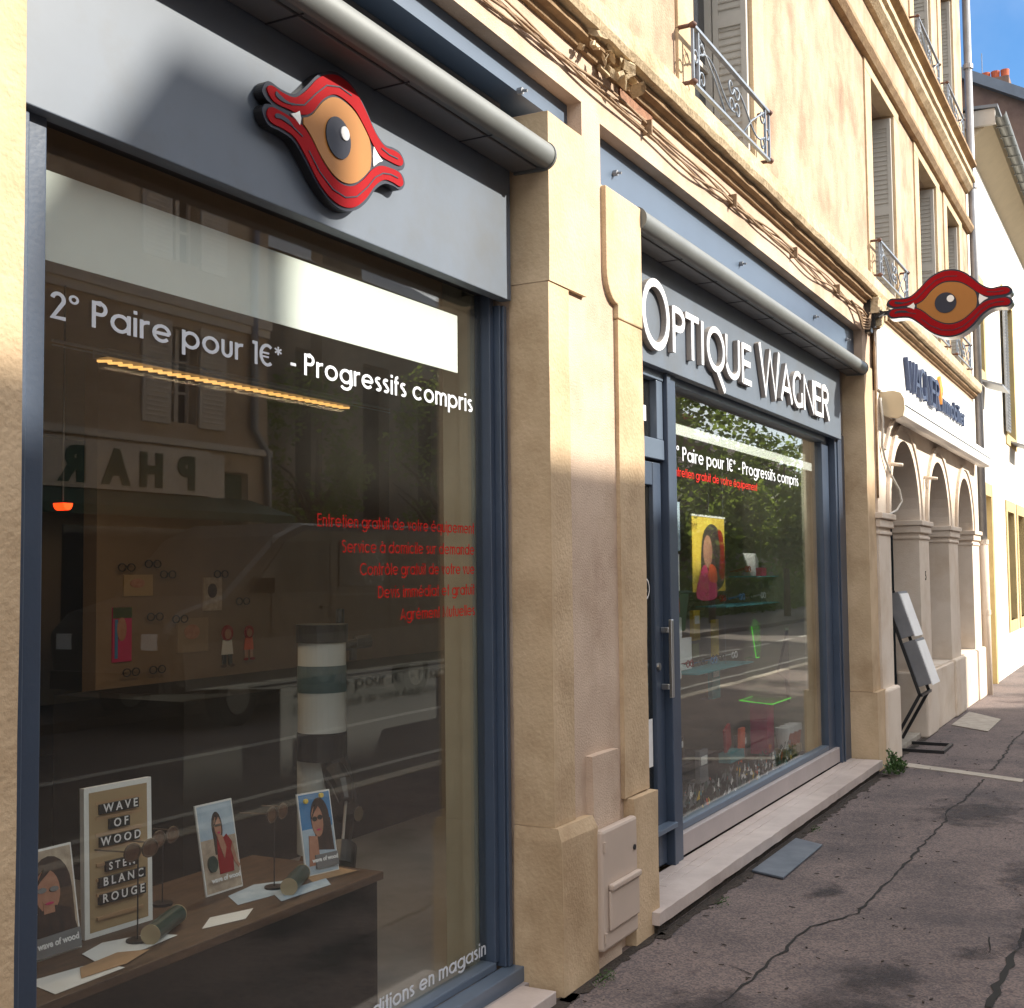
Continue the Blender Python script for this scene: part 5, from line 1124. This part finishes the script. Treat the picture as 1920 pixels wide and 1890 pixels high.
sheet('paper_sheet', 'crumpled white tissue paper around the base of the left stand', [(2.42,.47),(2.56,.43),(2.70,.44),(2.68,.52),(2.55,.58),(2.45,.55)], 'paper', .0025)
sheet('paper_sheet', 'white printed sheet under the base of the middle stand', [(3.03,.50),(3.25,.46),(3.36,.55),(3.25,.62),(3.10,.60)], 'skyprint', .0015)
sheet('paper_sheet', 'pale blue sheet under the right green tube', [(3.12,.40),(3.36,.385),(3.42,.45),(3.18,.48)], 'skyprint', .003)
sheet('photo_leaflet', 'loose leaflet with a picture lying in the middle of the wooden top', [(2.78,.42),(2.92,.375),(3.02,.43),(2.88,.48)], 'paper', .002, 'leaflet')
sheet('kraft_envelope', 'brown kraft paper under the right picture card', [(3.36,.46),(3.56,.42),(3.57,.50),(3.42,.54)], 'kraft', .002, 'envelope')
# telescope
ts = thing('telescope', 'white and grey reflector telescope on a wooden tripod behind the right picture card', 'telescope', (4.2, 1.15, .08))
TX, TY = 4.16, 1.02
def cyl(x, y, z0, z1, r0, r1=None, n=28): return MB().tube([(x, y, z0), (x, y, z1)], [r0, r1 or r0], n)
cyl(TX, TY, .955, 1.36, .100).build('tube', 'telew', ts, smooth=False)
cyl(TX, TY, 1.12, 1.23, .102).build('grey_band', 'telegrey', ts)
q = MB(); n_ = 28
q.tube([(TX, TY, 1.325), (TX, TY, 1.40)], .108, 28); q.build('front_ring', 'black', ts)
cyl(TX, TY, .84, .95, .104).build('saddle', 'black', ts); cyl(TX+.03, TY+.03, .45, .84, .098).build('lower_tube', 'telew', ts)
q = MB(); q.tube([(TX+.09, TY-.02, 1.30), (TX+.17, TY-.06, 1.31)], .022, 10); q.tube([(TX+.16, TY-.055, 1.315), (TX+.22, TY-.09, 1.32)], .028, 10); q.tube([(TX+.15, TY-.05, 1.30), (TX+.15, TY-.05, 1.24)], .017, 10); q.build('focuser', 'black', ts)
q = MB(); q.tube([(TX+.10, TY-.02, 1.40), (TX+.10, TY-.02, 1.46)], .018, 10); q.tube([(TX+.105, TY-.02, 1.36), (TX+.105, TY-.02, 1.40)], .01, 10); q.build('finder', 'black', ts)
q = MB(); q.tube([(TX-.05, TY-.1, .80), (TX-.08, TY-.16, .76), (TX-.11, TY-.2, .70)], [.05, .045, .03], 12); q.tube([(TX+.0, TY-.06, .84), (TX+.0, TY-.12, .62)], .06, 12); q.tube([(TX+.02, TY-.06, .62), (TX+.05, TY-.02, .50)], .075, 12); q.build('mount', 'black', ts)
q = MB(); q.tube([(TX-.0, TY-.186, .63), (TX-.0, TY-.182, .63)], .03, 16); q.build('setting_circle', 'chrome', ts)
q = MB(); q.tube([(TX-.11, TY-.2, .70), (TX-.28, TY-.30, .52)], .006, 8); q.build('counterweight_bar', 'chrome', ts)
q = MB(); q.tube([(TX-.25, TY-.285, .555), (TX-.31, TY-.32, .49)], .055, 16); q.build('counterweight', 'black', ts)
for a in (0.1, 2.2, 4.3):
    q = MB(); q.obox((TX+.03+.14*math.cos(a), TY+.14*math.sin(a), .30), (.018, 0, 0), (0, .022, 0), (.10*math.cos(a), .10*math.sin(a), -.22)); q.build('tripod_leg', 'lwood', ts)
# small pictures on the partition wall behind the left window
r = random.Random(4)
pics = [(4.90, 1.14, .14, .30, 'pink', 'narrow red and green print'), (5.62, 1.40, .16, .20, 'sand', 'pale print of a smiling face'), (5.40, 1.16, .26, .20, 'oppb', 'wide ochre print'), (4.98, 1.50, .22, .12, 'felt', 'small pale print with spectacles')]
for (x, z, w_, h_, m, lab) in pics:
    t = thing('wall_picture', lab+' pinned on the brown partition inside the left shop', 'picture', (x, 2.99, z))
    B(x, x+w_, 2.990, 2.999, z, z+h_).build('print', m, t)
    q = MB(); q.xz(ell2 := [(x+w_*(.45+.25*math.cos(a)), z+h_*(.6+.22*math.sin(a))) for a in [2*PI*k/14 for k in range(14)]], 2.986, 2.9895); q.build('print_figure', 'skin' if m != 'sand' else 'wood', t)
    if m == 'pink': B(x, x+w_, 2.987, 2.9895, z+h_*.8, z+h_).build('print_band', 'tree1', t); B(x+w_*.1, x+w_*.25, 2.987, 2.9895, z+.02, z+h_*.78).build('print_stripe', 'blueprint', t)
def cutout(x, z, h, lab, hair, body, legs, feet):
    t = thing('cut_out_figure', lab, 'figure', (x, 2.98, z)); y0, y1 = 2.975, 2.985
    el = lambda cx, cz, rx, rz: [(cx+rx*math.cos(2*PI*k/16), cz+rz*math.sin(2*PI*k/16)) for k in range(16)]
    q = MB(); q.xz(el(x, z+h*.80, h*.20, h*.19), y0+.004, y1); q.build('hair', hair, t); q = MB(); q.xz(el(x, z+h*.78, h*.11, h*.12), y0, y0+.003); q.build('face', 'skin', t)
    q = MB(); q.xz([(x-h*.2, z+h*.30), (x+h*.2, z+h*.30), (x+h*.15, z+h*.64), (x-h*.15, z+h*.64)], y0+.004, y1); q.build('body', body, t)
    for s in (-1, 1):
        q = MB(); q.xz([(x+s*h*.17, z+h*.06), (x+s*h*.05, z+h*.06), (x+s*h*.03, z+h*.30), (x+s*h*.17, z+h*.30)], y0+.004, y1); q.build('leg', legs, t)
        q = MB(); q.xz(el(x+s*h*.14, z+h*.04, h*.10, h*.04), y0, y0+.004); q.build('shoe', feet, t)
cutout(5.82, 1.05, .26, 'small cut out figure with red hair, white top and black trousers inside the left shop', 'red', 'paper', 'black', 'wood')
cutout(6.02, 1.08, .22, 'small cut out figure in an orange red cape inside the left shop', 'red', 'orange', 'skin', 'red')
for k, (x, z) in enumerate([(4.95, .92), (5.12, .90), (5.30, .93), (5.47, .91), (5.64, .92), (5.02, 1.08), (5.22, 1.08), (5.2, 1.38), (5.40, 1.36), (4.98, 1.66), (5.18, 1.68), (5.75, 1.62), (5.95, 1.45), (5.30, 1.62)]):
    q = MB()
    for s in (-1, 1): q.tube([(x+s*.034+.028*math.cos(a), 2.97, z+.021*math.sin(a)) for a in [2*PI*i/14 for i in range(14)]], .0035, 5, closed=True)
    q.tube([(x-.008, 2.97, z+.006), (x+.008, 2.97, z+.006)], .003, 5)
    W14 = ['first from the left in the lowest row', 'second from the left in the lowest row', 'middle one of the lowest row', 'fourth from the left in the lowest row', 'rightmost of the lowest row', 'just right of the narrow red and green print', 'just left of the wide ochre print', 'left one above the small prints', 'above the wide ochre print', 'top left corner of the partition', 'second from the left in the top row', 'rightmost of the top row', 'just above the cut out figures', 'third from the left in the top row']
    q.build('hanging_spectacles', 'black', label='dark spectacles hung on the brown partition, '+W14[k], cat='spectacles', group='spectacles hung on the partition')
# ---- shop 2 displays
hp = thing('hanging_poster', 'yellow hanging poster of a red haired woman inside the right shop window', 'poster', (7.9, .6, 1.5))
B(7.57, 8.235, .60, .604, 1.47, 1.97).build('poster_sheet', 'yellow', hp)
def lp(poly, m, o, nm, x0=7.57, z0=1.42, W_=.665, H_=.55): q = MB(); q.xz([(x0+u*W_, z0+v*H_) for u, v in poly], .599-o, .5995-o+.0003); q.build(nm, m, hp)
lp(catmull([(.30,.12),(.25,.45),(.32,.78),(.55,.92),(.80,.85),(.95,.6),(.98,.25),(.75,.10)], 4), 'hair', 0, 'hair_print')
lp(catmull([(.80,.3),(.85,.6),(.78,.85),(.93,.8),(.99,.5),(.95,.25)], 4), 'red', .001, 'hair_print'); lp(ell(.45, .58, .14, .20), 'skin', .002, 'face_print')
lp(catmull([(.1,.02),(.2,.3),(.35,.42),(.5,.3),(.62,.35),(.7,.02)], 4), 'pink', .003, 'dress_print'); lp(catmull([(.45,.25),(.5,.42),(.68,.38),(.72,.22),(.6,.2)], 4), 'orange', .004, 'scarf_print')
B(7.56, 8.245, .597, .607, 1.97, 1.983).build('poster_rail', 'signwhite', hp)
q = MB(); q.tube([(7.9, .6, 1.98), (7.95, .6, 2.6)], .0015, 4); q.build('cord', 'zincgrey', hp)
sf = thing('display_shelves', 'glass display shelves hanging in the right shop window', 'shelf', (9.2, .6, .9))
for zz, a, b in ((1.56, 8.75, 9.35), (1.36, 8.0, 9.35), (.95, 7.4, 8.6)): B(a, b, .52, .74, zz, zz+.008).build('shelf', 'teal', sf)
q = MB()
for a in (8.3, 9.2): q.tube([(a, .63, 2.7), (a, .63, .95)], .002, 4)
q.build('wire', 'zincgrey', sf)
def simple(name, label, cat, z, parts):
    t = thing(name, label, cat, z)
    for nm, m, mb in parts: mb.build(nm, m, t)
q = MB(); q.obox((9.1, .66, 1.655), (.16, 0, 0), (0, .004, 0), (.10, .0, -.085)); simple('white_card', 'tilted white card standing on the upper glass shelf', 'card', (9.1, .66, 1.56), [('card_face', 'paper', q), ('card_foot', 'zincgrey', B(8.98, 9.02, .66, .70, 1.57, 1.60))])
simple('perfume_bottle', 'small red bottle with black cap on the upper glass shelf', 'bottle', (9.0, .57, 1.57), [('bottle', 'pink', B(8.97, 9.09, .555, .60, 1.568, 1.63)), ('cap', 'black', B(9.0, 9.05, .565, .59, 1.631, 1.67))])
O1 = [(8.76, 1.20), (8.82, 1.26), (8.95, 1.22), (8.98, 1.06), (8.94, .965), (8.86, .965), (8.80, 1.10)]
q = MB(); q.xz(O1, .578, .583); e_ = MB(); e_.tube([(a, .58, b) for a, b in O1[:1]+O1[-1:-4:-1]], .004, 5)
simple('acrylic_stand', 'upright bright green acrylic stand in the right shop window', 'display stand', (8.83, .58, 1.0), [('panel', 'acid', q), ('glowing_edge', 'acidrim', e_), ('foot', 'acid', B(8.84, 8.98, .585, .66, .959, .964))])
O2 = [(8.80, .45), (9.30, .45), (9.45, .75), (8.98, .75)]
q = MB(); q.xy(O2, .628, .640); e_ = MB(); e_.tube([(a, b, .634) for a, b in O2], .005, 5, closed=True)
simple('acrylic_tray', 'flat bright green acrylic tray on a dark red column', 'tray', (9.1, .6, .1), [('tray', 'acid', q), ('glowing_edge', 'acidrim', e_), ('column', 'pink', B(9.0, 9.18, .55, .68, .10, .626))])
simple('white_display', 'white rectangular display card low in the right window', 'card', (7.6, .7, .95), [('card', 'paper', B(7.55, 7.80, .70, .705, .96, 1.17)), ('green_squares', 'tree1', B(7.82, 7.95, .70, .704, 1.03, 1.12)), ('foot', 'zincgrey', B(7.6, 7.75, .70, .78, .955, .962))])
simple('yellow_display', 'yellow display sheet in the middle of the right window', 'card', (8.7, .8, .7), [('sheet', 'yellow', B(8.65, 8.82, .85, .855, .85, 1.25)), ('foot', 'zincgrey', B(8.66, 8.8, .85, .92, .84, .849))])
simple('red_boxes', 'stack of red and grey spectacle boxes behind the papers in the right window', 'box', (7.45, .8, .9), [('box', 'red', B(7.5, 7.66, .78, .88, 1.18, 1.26)), ('box', 'red', B(7.72, 7.86, .78, .88, 1.05, 1.12)), ('box', 'paper', B(7.66, 7.78, .76, .86, 1.22, 1.30))])
simple('black_cloth', 'black cloth hanging against the right reveal of the right window', 'cloth', (9.25, .5, .8), [('cloth', 'black', MB().xz([(9.28, 1.15), (9.0, .85), (9.22, .78), (9.28, .60)], .45, .47)), ('hook', 'chrome', B(9.27, 9.29, .45, .47, 1.15, 1.17))])
for i in range(4):
    x = 8.95+i*.12; simple('flower_pot', ['leftmost', 'second', 'third', 'rightmost'][i]+' of four small terracotta and white pots at the window bottom', 'pot', (x, .4, .2), [('pot', 'terracotta' if i else 'paper', MB().tube([(x, .42, .30), (x, .42, .40)], [.035, .05], 14)), ('rim', 'paper', MB().tube([(x, .42, .40), (x, .42, .45)], .053, 14)), ('stand', 'cork', B(x-.05, x+.05, .37, .47, .08, .30))])
simple('toy_chairs', 'red and blue toy furniture low in the right window', 'toy', (7.9, .4, .1), [('red_back', 'red', MB().obox((7.75, .45, .52), (.05, 0, .02), (0, .01, 0), (-.01, 0, .07))), ('red_back', 'orange', MB().obox((8.05, .45, .46), (.05, 0, 0), (0, .01, 0), (.01, 0, .09))), ('blue_seat', 'teal', B(7.72, 8.02, .42, .50, .36, .42))])
r = random.Random(33)
for zz, a, b, n in ((1.57, 8.78, 8.95, 1), (1.37, 8.05, 9.3, 6), (.96, 7.45, 8.55, 6)):
    for k in range(n):
        x = a+(b-a)*(k+.5)/n+r.uniform(-.03, .03); y = .58+r.uniform(0, .08); q = MB(); z = zz+.05
        for s in (-1, 1): q.tube([(x+s*.034+.028*math.cos(t), y, z+.021*math.sin(t)) for t in [2*PI*i/14 for i in range(14)]], .004, 5, closed=True); q.tube([(x+s*.062, y, z+.01), (x+s*.062, y+.12, z-.02)], .003, 5)
        q.build('display_spectacles', ['red', 'black', 'blueprint', 'wood', 'black', 'paper'][k % 6], label=['red rimmed', 'black rimmed', 'blue rimmed', 'brown rimmed', 'second black rimmed', 'white rimmed'][k % 6]+' spectacles standing on the '+('middle' if zz > 1 and zz < 1.5 else ('top' if zz > 1.5 else 'low'))+' display shelf, '+['leftmost', 'second from left', 'third from left', 'third from right', 'second from right', 'rightmost'][k % 6], cat='spectacles', group='spectacles on the display shelves')
for k, (x, y, z, w_, h_, m, lab) in enumerate([(7.05, .9, .95, .16, .22, 'skyprint', 'pale blue upright card at the left of the right window'), (7.28, .7, .60, .20, .26, 'paper', 'white leaflet holder low at the left of the right window'), (7.95, .9, .62, .16, .20, 'pink', 'small magenta card behind the red toy chair'), (8.35, .75, .70, .18, .28, 'teal', 'teal upright card in the middle of the right window'), (8.55, .95, 1.10, .14, .22, 'yellow', 'small yellow card behind the green acrylic stand'), (7.0, .55, .45, .22, .14, 'wood', 'brown spectacle box low at the left of the right window'), (8.30, .55, .30, .20, .16, 'black', 'black box on the plinth beside the red column'), (7.35, .5, .28, .16, .20, 'greyprint', 'grey box on the plinth at the window bottom')]):
    simple('display_item', lab, 'card' if h_ > .18 else 'box', (x, y, z), [('front', m, B(x, x+w_, y, y+.03, z, z+h_)), ('printed_panel', 'paper' if m != 'paper' else 'greyprint', B(x+w_*.15, x+w_*.85, y-.004, y-.001, z+h_*.55, z+h_*.82)), ('foot', 'zincgrey', B(x+.02, x+w_-.02, y+.031, y+.09, z-.004, z+.004))])
B(6.3, 9.3, .33, .95, .06, .24).build('display_plinth', 'counter', it)
B(6.4, 7.6, 1.2, 1.7, .10, .95).build('counter', 'counter', it)
B(4.5, 10.05, 2.1, 2.99, .081, 1.0).build('sun_patch_absorber', 'sun_patch_absorber', it)  # dark box added to swallow the sun patch inside the room
